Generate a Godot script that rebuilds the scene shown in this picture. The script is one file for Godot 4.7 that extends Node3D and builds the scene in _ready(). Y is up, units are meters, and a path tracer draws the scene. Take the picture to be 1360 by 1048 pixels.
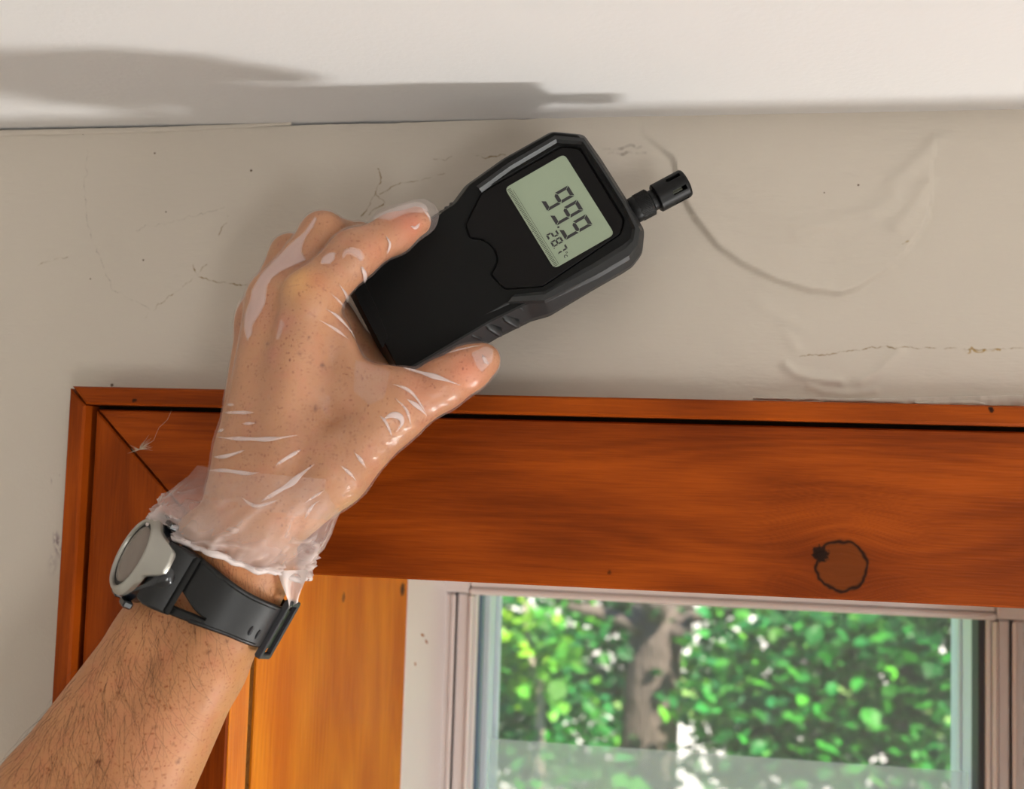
extends Node3D
# A gloved left hand holds a black humidity meter against a blistered wall, above a pine window casing.
# Room: wall front at z = 0, +z into the room, y up, metres.

const FOC := 1400.0
var eye := Vector3(0, 1.95, 0.55)
var look := Basis(Vector3.UP, deg_to_rad(8.484)) * Basis(Vector3.RIGHT, deg_to_rad(3.866)) * Basis(Vector3.BACK, deg_to_rad(1.773))
const CEIL := 2.1365
var rng := RandomNumberGenerator.new()
var M := {}

# ---------------------------------------------------------------- helpers
func at(x: float, y: float, z: float) -> Vector3:      # the point at depth z that lies behind a pixel of the photograph
	var d := look * Vector3((x - 680.0) / FOC, -(y - 524.0) / FOC, -1.0)
	return eye + d * ((z - eye.z) / d.z)

func noise(seed_: int, freq: float, kind := FastNoiseLite.TYPE_SIMPLEX_SMOOTH, oct := 3) -> FastNoiseLite:
	var n := FastNoiseLite.new()
	n.seed = seed_
	n.noise_type = kind
	n.frequency = freq
	n.fractal_octaves = oct
	if oct < 2: n.fractal_type = FastNoiseLite.FRACTAL_NONE
	return n

class Geo:
	var v := PackedVector3Array()
	var n := PackedVector3Array()
	var uv := PackedVector2Array()
	var c := PackedColorArray()
	var ix := PackedInt32Array()
	var tint := Color.WHITE
	func tri(a: Vector3, b: Vector3, d: Vector3, ua := Vector2.ZERO, ub := Vector2.ZERO, ud := Vector2.ZERO) -> void:   # counter-clockwise seen from outside
		var nn := (b - a).cross(d - a)
		if nn.length_squared() < 1e-18: return
		nn = nn.normalized()
		var s := v.size()
		v.append_array([a, b, d]); n.append_array([nn, nn, nn]); uv.append_array([ua, ub, ud]); c.append_array([tint, tint, tint])
		ix.append_array([s, s + 2, s + 1])
	func quad(a: Vector3, b: Vector3, d: Vector3, e: Vector3, ua := Vector2.ZERO, ub := Vector2.ZERO, ud := Vector2.ZERO, ue := Vector2.ZERO) -> void:
		tri(a, b, d, ua, ub, ud); tri(a, d, e, ua, ud, ue)
	func grid(rows: Array, closed := false, flip := false, cols: Array = [], uvs: Array = []) -> void:   # smooth sheet; rows of equal length
		var h := rows.size()
		var w: int = rows[0].size()
		var s := v.size()
		for j in h:
			v.append_array(rows[j])
			for i in w:
				n.append(Vector3.ZERO)
				uv.append(uvs[j][i] if uvs else Vector2(float(i) / w, float(j) / h))
				c.append(cols[j][i] if cols else tint)
		for j in h - 1:
			for i in (w if closed else w - 1):
				var a := s + j * w + i
				var b := s + j * w + (i + 1) % w
				var d := b + w
				var e := a + w
				var nn := (v[b] - v[a]).cross(v[e] - v[a]) + (v[d] - v[e]).cross(v[d] - v[b])
				if flip:
					nn = -nn
					ix.append_array([a, b, d, a, d, e])
				else:
					ix.append_array([a, d, b, a, e, d])
				n[a] += nn; n[b] += nn; n[d] += nn; n[e] += nn
		for i in range(s, v.size()):
			n[i] = n[i].normalized()
	func tube(pts: PackedVector3Array, rad: Array, sides := 8, caps := true, flat := 1.0, up := Vector3(0.13, 0.2, 1)) -> void:   # swept tube, radius per point
		var rows := []
		var k := pts.size()
		for j in k:
			var t := (pts[mini(j + 1, k - 1)] - pts[maxi(j - 1, 0)]).normalized()
			var x := t.cross(up).normalized()
			var y := x.cross(t)
			var row := PackedVector3Array()
			for i in sides:
				var a := TAU * i / sides
				row.append(pts[j] + (x * cos(a) + y * sin(a) * flat) * rad[j])
			rows.append(row)
		if caps:
			for e in [0, k - 1]:
				var row := PackedVector3Array()
				for i in sides: row.append(pts[e])
				if e == 0: rows.push_front(row)
				else: rows.append(row)
		grid(rows, true)
	func box(o: Vector3, x: Vector3, y: Vector3, z: Vector3, ch := 0.0, uvw := 1.0) -> void:   # box centred on o, half axes x y z, chamfered by ch; uv runs along x and y
		var l := [x.length(), y.length(), z.length()]
		var ax := [x / l[0], y / l[1], z / l[2]]
		if (x.cross(y)).dot(z) < 0: ax[2] = -ax[2]
		var P := func(s: Vector3) -> Vector3: return o + ax[0] * s.x + ax[1] * s.y + ax[2] * s.z
		var U := func(s: Vector3) -> Vector2: return Vector2((s.x + l[0]) / uvw, (l[1] - s.y) / uvw)
		var faces := []
		for a in 3:
			var b := (a + 1) % 3
			var d := (a + 2) % 3
			for sg in [1.0, -1.0]:
				var q := []
				for k in [[-1, -1], [1, -1], [1, 1], [-1, 1]]:
					var s := Vector3.ZERO
					s[a] = l[a] * sg; s[b] = (l[b] - ch) * k[0]; s[d] = (l[d] - ch) * k[1]
					q.append(s)
				if sg < 0: q.reverse()
				faces.append(q)
				if ch > 0.0 and sg > 0:
					for e in [1.0, -1.0]:       # edges between face +-a and +-b
						for e2 in [1.0, -1.0]:
							var q2 := []
							for k in [[0, -1], [0, 1], [1, 1], [1, -1]]:
								var s := Vector3.ZERO
								s[a] = (l[a] - (ch if k[0] else 0.0)) * e
								s[b] = (l[b] - (0.0 if k[0] else ch)) * e2
								s[d] = (l[d] - ch) * k[1]
								q2.append(s)
							if e * e2 > 0: q2.reverse()
							q2.reverse()
							faces.append(q2)
		if ch > 0.0:
			for sx in [1.0, -1.0]:
				for sy in [1.0, -1.0]:
					for sz in [1.0, -1.0]:
						var q := [Vector3(l[0] * sx, (l[1] - ch) * sy, (l[2] - ch) * sz), Vector3((l[0] - ch) * sx, l[1] * sy, (l[2] - ch) * sz), Vector3((l[0] - ch) * sx, (l[1] - ch) * sy, l[2] * sz)]
						if sx * sy * sz < 0: q.reverse()
						tri(P.call(q[0]), P.call(q[1]), P.call(q[2]), U.call(q[0]), U.call(q[1]), U.call(q[2]))
		for q in faces:
			quad(P.call(q[0]), P.call(q[1]), P.call(q[2]), P.call(q[3]), U.call(q[0]), U.call(q[1]), U.call(q[2]), U.call(q[3]))
	func cap(poly: PackedVector2Array, z: float, up := true, uvo := Vector2.ZERO, uvs := Vector2.ONE) -> void:
		var t := Geometry2D.triangulate_polygon(poly)
		for i in range(0, t.size(), 3):
			var a := poly[t[i]]
			var b := poly[t[i + 1]]
			var d := poly[t[i + 2]]
			if ((b - a).cross(d - a) > 0) != up:
				var k := b
				b = d; d = k
			tri(Vector3(a.x, a.y, z), Vector3(b.x, b.y, z), Vector3(d.x, d.y, z), (a - uvo) * uvs, (b - uvo) * uvs, (d - uvo) * uvs)
	func wall(p0: PackedVector2Array, z0: float, p1: PackedVector2Array, z1: float, uvo := Vector2.ZERO, uvs := Vector2.ONE) -> void:   # side between two like outlines (counter-clockwise), z0 below z1
		for i in p0.size():
			var k := (i + 1) % p0.size()
			quad(Vector3(p0[i].x, p0[i].y, z0), Vector3(p0[k].x, p0[k].y, z0), Vector3(p1[k].x, p1[k].y, z1), Vector3(p1[i].x, p1[i].y, z1), (p0[i] - uvo) * uvs, (p0[k] - uvo) * uvs, (p1[k] - uvo) * uvs, (p1[i] - uvo) * uvs)
	func shift(by: Vector3) -> void:
		for i in v.size(): v[i] += by
	func mesh(m: Material) -> ArrayMesh:
		var a := []
		a.resize(Mesh.ARRAY_MAX)
		a[Mesh.ARRAY_VERTEX] = v; a[Mesh.ARRAY_NORMAL] = n; a[Mesh.ARRAY_TEX_UV] = uv; a[Mesh.ARRAY_COLOR] = c; a[Mesh.ARRAY_INDEX] = ix
		var r := ArrayMesh.new()
		r.add_surface_from_arrays(Mesh.PRIMITIVE_TRIANGLES, a)
		r.surface_set_material(0, m)
		return r

func ccw(p: PackedVector2Array) -> PackedVector2Array:
	if Geometry2D.is_polygon_clockwise(p):
		p.reverse()
	return p

func rounded(p: PackedVector2Array, r: float, k := 3) -> PackedVector2Array:
	var out := PackedVector2Array()
	var m := p.size()
	for i in m:
		var a := p[(i + m - 1) % m]
		var b := p[i]
		var d := p[(i + 1) % m]
		var ra := minf(r, 0.45 * minf(a.distance_to(b), b.distance_to(d)))
		var s := b + (a - b).normalized() * ra
		var e := b + (d - b).normalized() * ra
		for j in k + 1:
			var t := float(j) / k
			out.append(s.lerp(b, t).lerp(b.lerp(e, t), t))
	return out

func inset(p: PackedVector2Array, by: float) -> PackedVector2Array:   # counter-clockwise outline moved inwards, point for point
	var out := PackedVector2Array()
	var m := p.size()
	for i in m:
		var e0 := (p[i] - p[(i + m - 1) % m]).normalized()
		var e1 := (p[(i + 1) % m] - p[i]).normalized()
		var n0 := Vector2(-e0.y, e0.x)
		var n1 := Vector2(-e1.y, e1.x)
		var b := (n0 + n1).normalized()
		out.append(p[i] + b * by / maxf(0.5, b.dot(n0)))
	return out

func poly_at(pts: Array, z: float) -> PackedVector2Array:
	var out := PackedVector2Array()
	for q in pts:
		var w := at(q[0], q[1], z)
		out.append(Vector2(w.x, w.y))
	return ccw(out)

func mat(name_: String, col: Color, rough := 0.6, spec := 0.5, metal := 0.0) -> StandardMaterial3D:
	var m := StandardMaterial3D.new()
	m.resource_name = name_
	m.albedo_color = col
	m.roughness = rough
	m.metallic = metal
	m.metallic_specular = spec
	M[name_] = m
	return m

var used_names := {}
func numbered(called: String) -> String:
	var k: int = used_names.get(called, 0)
	used_names[called] = k + 1
	return called if k == 0 else "%s_%03d" % [called, k]

func thing(called: String, label: String, category: String, pos := Vector3.ZERO, group := "", kind := "") -> Node3D:
	var o := Node3D.new()
	o.name = numbered(called)
	o.position = pos
	add_child(o, true)
	tag(o, label, category, group, kind)
	return o

func tag(o: Node, label: String, category := "", group := "", kind := "") -> void:
	if label: o.set_meta("label", label)
	if category: o.set_meta("category", category)
	if group: o.set_meta("group", group)
	if kind: o.set_meta("kind", kind)

func part(called: String, g: Geo, m: Material, parent: Node3D, local := false) -> MeshInstance3D:   # g in world axes unless local
	if not local:
		var base := Vector3.ZERO
		var p: Node = parent
		while p != self and p is Node3D:
			base += p.position
			p = p.get_parent()
		if base != Vector3.ZERO: g.shift(-base)
	return inst(called, g.mesh(m), parent)

func inst(called: String, mesh: Mesh, parent: Node3D) -> MeshInstance3D:
	var o := MeshInstance3D.new()
	o.mesh = mesh
	o.name = numbered(called) if parent == self else called
	parent.add_child(o, true)
	return o

# ---------------------------------------------------------------- textures
func wood_texture(w: int, h: int, lm: float, wm: float, sd: int, dark: Color, light: Color, knots: Array = [], spots: Array = []) -> Array:   # lm x wm metres; knots [x, y, r] in metres from the top left
	var im := Image.create(w, h, false, Image.FORMAT_RGB8)
	var hm := Image.create(w, h, false, Image.FORMAT_RGB8)
	var n1 := noise(sd, 1.0, FastNoiseLite.TYPE_SIMPLEX_SMOOTH, 2)
	var n2 := noise(sd + 1, 1.0, FastNoiseLite.TYPE_SIMPLEX_SMOOTH, 1)
	var n3 := noise(sd + 2, 1.0, FastNoiseLite.TYPE_SIMPLEX_SMOOTH, 2)
	for j in h:
		for i in w:
			var x := lm * i / w
			var y := wm * j / h
			var yy := y
			var extra := 0.0
			var ink := 0.0
			var face := 0.0
			for k in knots:
				var dx: float = x - k[0]
				var dy: float = y - k[1]
				var r: float = k[2]
				var d := sqrt(dx * dx + dy * dy)
				yy += -dy * 0.85 * exp(-d * d / (r * r * 4.0))
				extra += 0.30 * exp(-(dx * dx / (r * r * 9.0) + dy * dy / (r * r * 1.2)))
				var e := d + 0.0010 * n1.get_noise_2d(x * 120, y * 120)
				ink = maxf(ink, exp(-pow((e - r) / 0.0007, 2.0)))
				var d2 := Vector2(dx + r * 0.85, dy + r * 0.45).length() + 0.0012 * n1.get_noise_2d(x * 420, y * 420)
				ink = maxf(ink, 1.0 - smoothstep(0.0028, 0.0046, d2))
				face = maxf(face, 1.0 - smoothstep(r - 0.001, r, e))
			var warp := n1.get_noise_2d(x * 2.6, yy * 22.0)
			var ring := sin(TAU * (yy * 95.0 + 2.6 * warp + 1.1 * n2.get_noise_2d(x * 1.6, yy * 9.0)))
			var fine := n3.get_noise_2d(x * 30.0, yy * 1300.0)
			var blotch := n2.get_noise_2d(x * 9.0 + 40.0, y * 30.0)
			var t := clampf(0.5 + 0.11 * ring + 0.24 * fine + 0.42 * blotch + 0.16 * warp - extra, 0.0, 1.0)
			var col := dark.lerp(light, t)
			if face > 0.0: col = col.lerp(dark.lerp(Color(0.42, 0.22, 0.07), 0.7), face * 0.75)
			if ink > 0.0: col = col.lerp(Color(0.06, 0.035, 0.02), clampf(ink, 0, 1) * 0.8)
			for q in spots:
				var dx: float = absf(x - q[0])
				if dx > q[2] * 1.5 or absf(y - q[1]) > q[3] * 1.5: continue
				var d: float = sqrt(pow(dx / q[2], 2.0) + pow((y - q[1]) / q[3], 2.0)) + 0.4 * n1.get_noise_2d(x * 500, y * 500)
				col = col.lerp(Color(0.16, 0.07, 0.03), q[4] * (1.0 - smoothstep(0.5, 1.1, d)))
			im.set_pixel(i, j, col)
			var hh := clampf(0.5 + 0.3 * fine + 0.1 * ring, 0, 1)
			hm.set_pixel(i, j, Color(hh, hh, hh))
	return [ImageTexture.create_from_image(im), ImageTexture.create_from_image(hm)]

func wood_mat(called: String, tx: Array, size: Vector2, rough := 0.42) -> StandardMaterial3D:   # uv in metres
	var m := mat(called, Color.WHITE, rough, 0.22)
	m.albedo_texture = tx[0]
	m.heightmap_enabled = true
	m.heightmap_texture = tx[1]
	m.heightmap_scale = 0.02
	m.uv1_scale = Vector3(1.0 / size.x, 1.0 / size.y, 1)
	return m

func noise_tex(sd: int, freq: float, size := 512, oct := 4) -> NoiseTexture2D:
	var t := NoiseTexture2D.new()
	t.width = size; t.height = size
	t.seamless = true
	t.noise = noise(sd, freq, FastNoiseLite.TYPE_SIMPLEX_SMOOTH, oct)
	return t

# ---------------------------------------------------------------- the signed distance field of arm, hand and glove
var BA := PackedVector3Array()
var BD := PackedVector3Array()
var BL := PackedFloat32Array()
var BR := PackedFloat32Array()
var BS := PackedFloat32Array()
var blend := 0.005

func bones_clear() -> void:
	BA.clear(); BD.clear(); BL.clear(); BR.clear(); BS.clear()

func bone(x0: float, y0: float, z0: float, r0: float, x1: float, y1: float, z1: float, r1: float) -> void:   # pixel and depth of each joint, radii in millimetres
	var a := at(x0, y0, z0)
	var b := at(x1, y1, z1)
	BA.append(a); BD.append(b - a); BL.append(1.0 / maxf(1e-9, (b - a).length_squared())); BR.append(r0 * 0.001); BS.append((r1 - r0) * 0.001)

func field(p: Vector3, use: PackedInt32Array) -> float:
	var d := 1.0
	var k := blend
	for i in use:
		var q := p - BA[i]
		var t := clampf(q.dot(BD[i]) * BL[i], 0.0, 1.0)
		var e := (q - BD[i] * t).length() - BR[i] - BS[i] * t
		var h := k - absf(d - e)
		d = minf(d, e)
		if h > 0.0: d -= h * h * 0.25 / k
	return d

func all_bones() -> PackedInt32Array:
	return PackedInt32Array(range(BA.size()))

func near_bones(p: Vector3, reach: float) -> PackedInt32Array:
	var out := PackedInt32Array()
	for i in BA.size():
		var q := p - BA[i]
		var t := clampf(q.dot(BD[i]) * BL[i], 0.0, 1.0)
		if (q - BD[i] * t).length() - BR[i] - BS[i] * t < reach: out.append(i)
	return out

func cast(x: float, y: float, lift := 0.0) -> Vector3:      # where the sight line of that pixel meets the field
	var d := (look * Vector3((x - 680.0) / FOC, -(y - 524.0) / FOC, -1.0)).normalized()
	var t := 0.2
	var all := all_bones()
	for i in 60:
		var s := field(eye + d * t, all) - lift
		if s < 0.00005: break
		t += s
		if t > 0.8: return Vector3.INF
	return eye + d * t

func slope(p: Vector3) -> Vector3:
	var near := near_bones(p, 0.03)
	var e := 0.0008
	return Vector3(field(p + Vector3(e, 0, 0), near) - field(p - Vector3(e, 0, 0), near), field(p + Vector3(0, e, 0), near) - field(p - Vector3(0, e, 0), near), field(p + Vector3(0, 0, e), near) - field(p - Vector3(0, 0, e), near)).normalized()

func net(lo: Vector3, hi: Vector3, cell: float, off: float, bump: Callable, paint: Callable) -> Geo:   # surface nets; bump moves the skin, paint colours it
	var g := Geo.new()
	var B := 4
	var side := cell * B
	var nb := Vector3i(((hi - lo) / side).ceil())
	var at_cell := {}
	var quads := PackedInt64Array()
	var val := PackedFloat32Array()
	val.resize(125)
	var big := 3
	var reach := side * 0.87
	for BZ in range(0, nb.z, big):
		for BY in range(0, nb.y, big):
			for BX in range(0, nb.x, big):
				var cc := lo + (Vector3(BX, BY, BZ) + Vector3.ONE * big * 0.5) * side
				var nearer := near_bones(cc, reach * big + 0.012)
				if nearer.is_empty(): continue
				if absf(field(cc, nearer) - off) > reach * big + 0.004: continue
				for bz in range(BZ, mini(BZ + big, nb.z)):
					for by in range(BY, mini(BY + big, nb.y)):
						for bx in range(BX, mini(BX + big, nb.x)):
							var o := lo + Vector3(bx, by, bz) * side
							var mid := o + Vector3.ONE * side * 0.5
							if absf(field(mid, nearer) - off) > reach + 0.002: continue
							var use := PackedInt32Array()
							for i in nearer:
								var q := mid - BA[i]
								var t := clampf(q.dot(BD[i]) * BL[i], 0.0, 1.0)
								if (q - BD[i] * t).length() - BR[i] - BS[i] * t < reach * 2.0 + 0.010: use.append(i)
							var m := 0
							var low := 1.0
							var high := -1.0
							for k in 5:
								for j in 5:
									for i in 5:
										var p := o + Vector3(i, j, k) * cell
										var f := field(p, use) - off
										if absf(f) < 0.006 : f -= bump.call(p)
										val[m] = f
										low = minf(low, f); high = maxf(high, f)
										m += 1
							if low > 0.0 or high <= 0.0: continue
							for k in 4:
								for j in 4:
									for i in 4:
										var b := (k * 5 + j) * 5 + i
										var v000 := val[b]
										var v100 := val[b + 1]
										var v010 := val[b + 5]
										var v110 := val[b + 6]
										var v001 := val[b + 25]
										var v101 := val[b + 26]
										var v011 := val[b + 30]
										var v111 := val[b + 31]
										var key := ((bz * 4 + k) << 40) + ((by * 4 + j) << 20) + bx * 4 + i
										var s := v000 < 0.0
										if s != (v100 < 0.0): quads.append_array([key, 0 if s else 4])
										if s != (v010 < 0.0): quads.append_array([key, 1 if s else 5])
										if s != (v001 < 0.0): quads.append_array([key, 2 if s else 6])
										if s == (v100 < 0.0) and s == (v010 < 0.0) and s == (v110 < 0.0) and s == (v001 < 0.0) and s == (v101 < 0.0) and s == (v011 < 0.0) and s == (v111 < 0.0): continue
										var sum := Vector3.ZERO
										var cnt := 0
										if s != (v100 < 0.0): sum += Vector3(v000 / (v000 - v100), 0, 0); cnt += 1
										if (v010 < 0.0) != (v110 < 0.0): sum += Vector3(v010 / (v010 - v110), 1, 0); cnt += 1
										if (v001 < 0.0) != (v101 < 0.0): sum += Vector3(v001 / (v001 - v101), 0, 1); cnt += 1
										if (v011 < 0.0) != (v111 < 0.0): sum += Vector3(v011 / (v011 - v111), 1, 1); cnt += 1
										if s != (v010 < 0.0): sum += Vector3(0, v000 / (v000 - v010), 0); cnt += 1
										if (v100 < 0.0) != (v110 < 0.0): sum += Vector3(1, v100 / (v100 - v110), 0); cnt += 1
										if (v001 < 0.0) != (v011 < 0.0): sum += Vector3(0, v001 / (v001 - v011), 1); cnt += 1
										if (v101 < 0.0) != (v111 < 0.0): sum += Vector3(1, v101 / (v101 - v111), 1); cnt += 1
										if s != (v001 < 0.0): sum += Vector3(0, 0, v000 / (v000 - v001)); cnt += 1
										if (v100 < 0.0) != (v101 < 0.0): sum += Vector3(1, 0, v100 / (v100 - v101)); cnt += 1
										if (v010 < 0.0) != (v011 < 0.0): sum += Vector3(0, 1, v010 / (v010 - v011)); cnt += 1
										if (v110 < 0.0) != (v111 < 0.0): sum += Vector3(1, 1, v110 / (v110 - v111)); cnt += 1
										at_cell[key] = g.v.size()
										var p := o + (Vector3(i, j, k) + sum / cnt) * cell
										var nn := Vector3(v100 + v110 + v101 + v111 - v000 - v010 - v001 - v011, v010 + v110 + v011 + v111 - v000 - v100 - v001 - v101, v001 + v101 + v011 + v111 - v000 - v100 - v010 - v110).normalized()
										g.v.append(p); g.n.append(nn); g.uv.append(Vector2.ZERO); g.c.append(paint.call(p, nn))
	var steps := [[1 << 20, 1 << 40], [1 << 40, 1], [1, 1 << 20]]
	for q in range(0, quads.size(), 2):
		var key := quads[q]
		var axis := quads[q + 1] & 3
		var p: int = steps[axis][0]
		var r: int = steps[axis][1]
		var a: int = at_cell.get(key, -1)
		var b: int = at_cell.get(key - p, -1)
		var d: int = at_cell.get(key - p - r, -1)
		var e: int = at_cell.get(key - r, -1)
		if a < 0 or b < 0 or d < 0 or e < 0: continue
		if quads[q + 1] & 4: g.ix.append_array([a, b, d, a, d, e])
		else: g.ix.append_array([a, d, b, a, e, d])
	return g

# ---------------------------------------------------------------- the scene
func _ready() -> void:
	rng.seed = 7
	# camera
	var cam := Camera3D.new()
	cam.name = "camera"
	cam.transform = Transform3D(look, eye)
	cam.fov = rad_to_deg(2.0 * atan(524.0 / FOC))
	var lens := CameraAttributesPhysical.new()
	lens.frustum_focal_length = 12.0 * FOC / 524.0
	lens.frustum_focus_distance = 0.505
	lens.exposure_aperture = 8.0
	lens.frustum_near = 0.02
	lens.frustum_far = 200.0
	cam.attributes = lens
	add_child(cam)
	# sky
	var env := Environment.new()
	env.tonemap_mode = Environment.TONE_MAPPER_LINEAR
	env.tonemap_exposure = 1.0
	env.background_mode = Environment.BG_SKY
	var sk := ProceduralSkyMaterial.new()
	sk.sky_top_color = Color(0.55, 0.74, 0.98)
	sk.sky_horizon_color = Color(0.90, 0.95, 1.0)
	sk.ground_horizon_color = Color(0.72, 0.74, 0.72)
	sk.ground_bottom_color = Color(0.55, 0.55, 0.52)
	sk.sky_energy_multiplier = 1.25
	sk.ground_energy_multiplier = 0.6
	var sky := Sky.new()
	sky.sky_material = sk
	env.sky = sky
	env.sdfgi_enabled = true
	env.ssao_enabled = true
	env.ssil_enabled = true
	var we := WorldEnvironment.new()
	we.name = "environment"
	we.environment = env
	add_child(we)
	# sun over the roof, on the garden side of the house
	var sun := DirectionalLight3D.new()
	sun.name = "sun"
	sun.look_at_from_position(Vector3(2.5, 6.0, 4.0), Vector3.ZERO, Vector3.UP)
	sun.light_energy = 6.0
	sun.light_color = Color(1.0, 0.95, 0.86)
	sun.light_angular_distance = 0.6
	sun.shadow_enabled = true
	add_child(sun)
	# unseen lamp added near the floor to light ceiling and hand from below
	lamp_light(Vector3(1.50, 0.22, 0.15), Vector3(-0.04, 2.1, 0.08), Vector2(0.42, 0.20), 3.4, Color(0.98, 0.98, 0.97))
	# two unseen fill lights added before the solid back and right walls
	for q in [[Vector3(1.42, 0.80, 2.94), Vector3(0.0, 1.8, -0.1), Vector2(0.6, 1.0), 2.9], [Vector3(1.86, 1.15, 1.25), Vector3(-0.2, 1.8, -0.1), Vector2(0.7, 1.0), 1.15]]:
		var fill_lamp := AreaLight3D.new()
		fill_lamp.name = "room_fill"
		fill_lamp.area_size = q[2]
		fill_lamp.light_energy = q[3]
		fill_lamp.light_color = Color(0.98, 0.98, 0.975)
		fill_lamp.look_at_from_position(q[0], q[1], Vector3.UP)
		fill_lamp.shadow_enabled = true
		add_child(fill_lamp, true)

	materials()
	room()
	trim()
	window_unit()
	outdoors()
	meter()
	person()
	watch()
	small_things()

func lamp_light(pos: Vector3, to: Vector3, size: Vector2, energy: float, col: Color) -> void:  # the fixture is made up to carry the light from below
	var t := thing("added_key_lamp", "added unseen light fixture near the floor, turned up to brighten ceiling and hand", "lamp", Vector3(pos.x, 0, pos.z))
	var l := AreaLight3D.new()
	l.name = "added_key_glow"
	l.area_size = size
	l.light_energy = energy
	l.light_color = col
	l.look_at_from_position(pos, to, Vector3.BACK)
	l.shadow_enabled = true
	add_child(l)
	var d := (to - pos).normalized()
	var x := l.basis.x
	var y := l.basis.y
	var black := mat("lamp_housing", Color(0.12, 0.12, 0.13), 0.5)
	var glow := mat("lamp_diffuser", Color(0.9, 0.9, 0.88), 0.5)
	glow.emission_enabled = true
	glow.emission = col
	glow.emission_energy_multiplier = 0.8
	var g := Geo.new()
	g.box(pos - d * 0.045, x * (size.x * 0.5 + 0.02), y * (size.y * 0.5 + 0.02), d * 0.025, 0.006)
	part("housing", g, black, t)
	g = Geo.new()
	g.box(pos - d * 0.014, x * size.x * 0.5, y * size.y * 0.5, d * 0.005, 0.002)
	part("diffuser", g, glow, t)
	for s in [-1.0, 1.0]:
		g = Geo.new()
		g.tube(PackedVector3Array([pos - d * 0.05 + x * 0.1 * s, Vector3(pos.x + 0.14 * s, 0.014, pos.z), Vector3(pos.x + 0.14 * s, 0.012, pos.z + 0.16)]), [0.009, 0.009, 0.009], 8)
		part("stand", g, black, t)

func materials() -> void:
	var pt := noise_tex(3, 0.02, 512, 4)
	var m := mat("wall_paint", Color(0.805, 0.765, 0.715), 0.62, 0.3)
	m = mat("ceiling_paint", Color(0.905, 0.895, 0.89), 0.8, 0.3)
	m.heightmap_enabled = true
	m.heightmap_texture = pt
	m.heightmap_scale = 0.010
	m.uv1_triplanar = true
	m.uv1_scale = Vector3(18, 18, 18)
	mat("room_paint", Color(0.92, 0.915, 0.90), 0.8)
	mat("gap_dark", Color(0.16, 0.12, 0.09), 0.9, 0.2)
	mat("vinyl", Color(0.95, 0.925, 0.92), 0.35, 0.5)
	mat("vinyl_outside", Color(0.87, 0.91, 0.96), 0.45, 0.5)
	mat("gasket", Color(0.16, 0.16, 0.18), 0.6)
	mat("spacer", Color(0.36, 0.45, 0.54), 0.5)
	mat("grey_seal", Color(0.27, 0.28, 0.31), 0.6)
	mat("rubber", Color(0.11, 0.117, 0.123), 0.45, 0.5)  # same rubber as the face, painted lighter for the light on the bevel
	mat("rubber_face", Color(0.062, 0.064, 0.063), 0.6, 0.28)
	mat("rubber_dark", Color(0.06, 0.06, 0.06), 0.6, 0.3)
	mat("panel_black", Color(0.075, 0.07, 0.07), 0.4, 0.25)
	mat("plastic_black", Color(0.05, 0.05, 0.053), 0.42, 0.35)
	mat("lcd", Color(0.60, 0.655, 0.565), 0.45, 0.35)
	mat("ink", Color(0.24, 0.235, 0.24), 0.6, 0.3)
	mat("ink_faint", Color(0.33, 0.35, 0.31), 0.6, 0.3)
	mat("floor_wood", Color(0.70, 0.66, 0.60), 0.5)

func slab(lo: Vector3, hi: Vector3, g: Geo = null) -> Geo:
	if g == null: g = Geo.new()
	var h := (hi - lo) * 0.5
	g.box((lo + hi) * 0.5, Vector3(h.x, 0, 0), Vector3(0, h.y, 0), Vector3(0, 0, h.z))
	return g

# lines of the wall's blister, in pixels of the photograph, laid on the wall plane
const FOLDS := [
	[0.0016, 0.0028, [855, 182, 892, 212, 900, 248, 908, 269, 921, 292, 951, 329, 983, 352, 1029, 375, 1075, 389, 1116, 393, 1139, 386, 1175, 363, 1203, 338, 1226, 306, 1234, 290]],
	[0.0013, 0.0040, [1185, 244, 1207, 224, 1244, 187]],
	[0.0004, 0.0030, [1244, 187, 1301, 191]],
	[0.0012, 0.0042, [1060, 310, 1098, 299, 1139, 288, 1185, 267]],
	[0.0011, 0.0036, [1190, 300, 1203, 290, 1233, 242]],
	[0.0020, 0.0022, [1043, 485, 1056, 496, 1084, 503, 1116, 507]],
	[0.0016, 0.0030, [1143, 507, 1166, 494, 1194, 466]],
	[0.0012, 0.0018, [1072, 511, 1095, 521, 1125, 524, 1162, 520]],
	[0.0006, 0.0030, [1043, 443, 1056, 462]],
	[0.0005, 0.0035, [1005, 400, 1040, 425, 1075, 440]],
]

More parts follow.
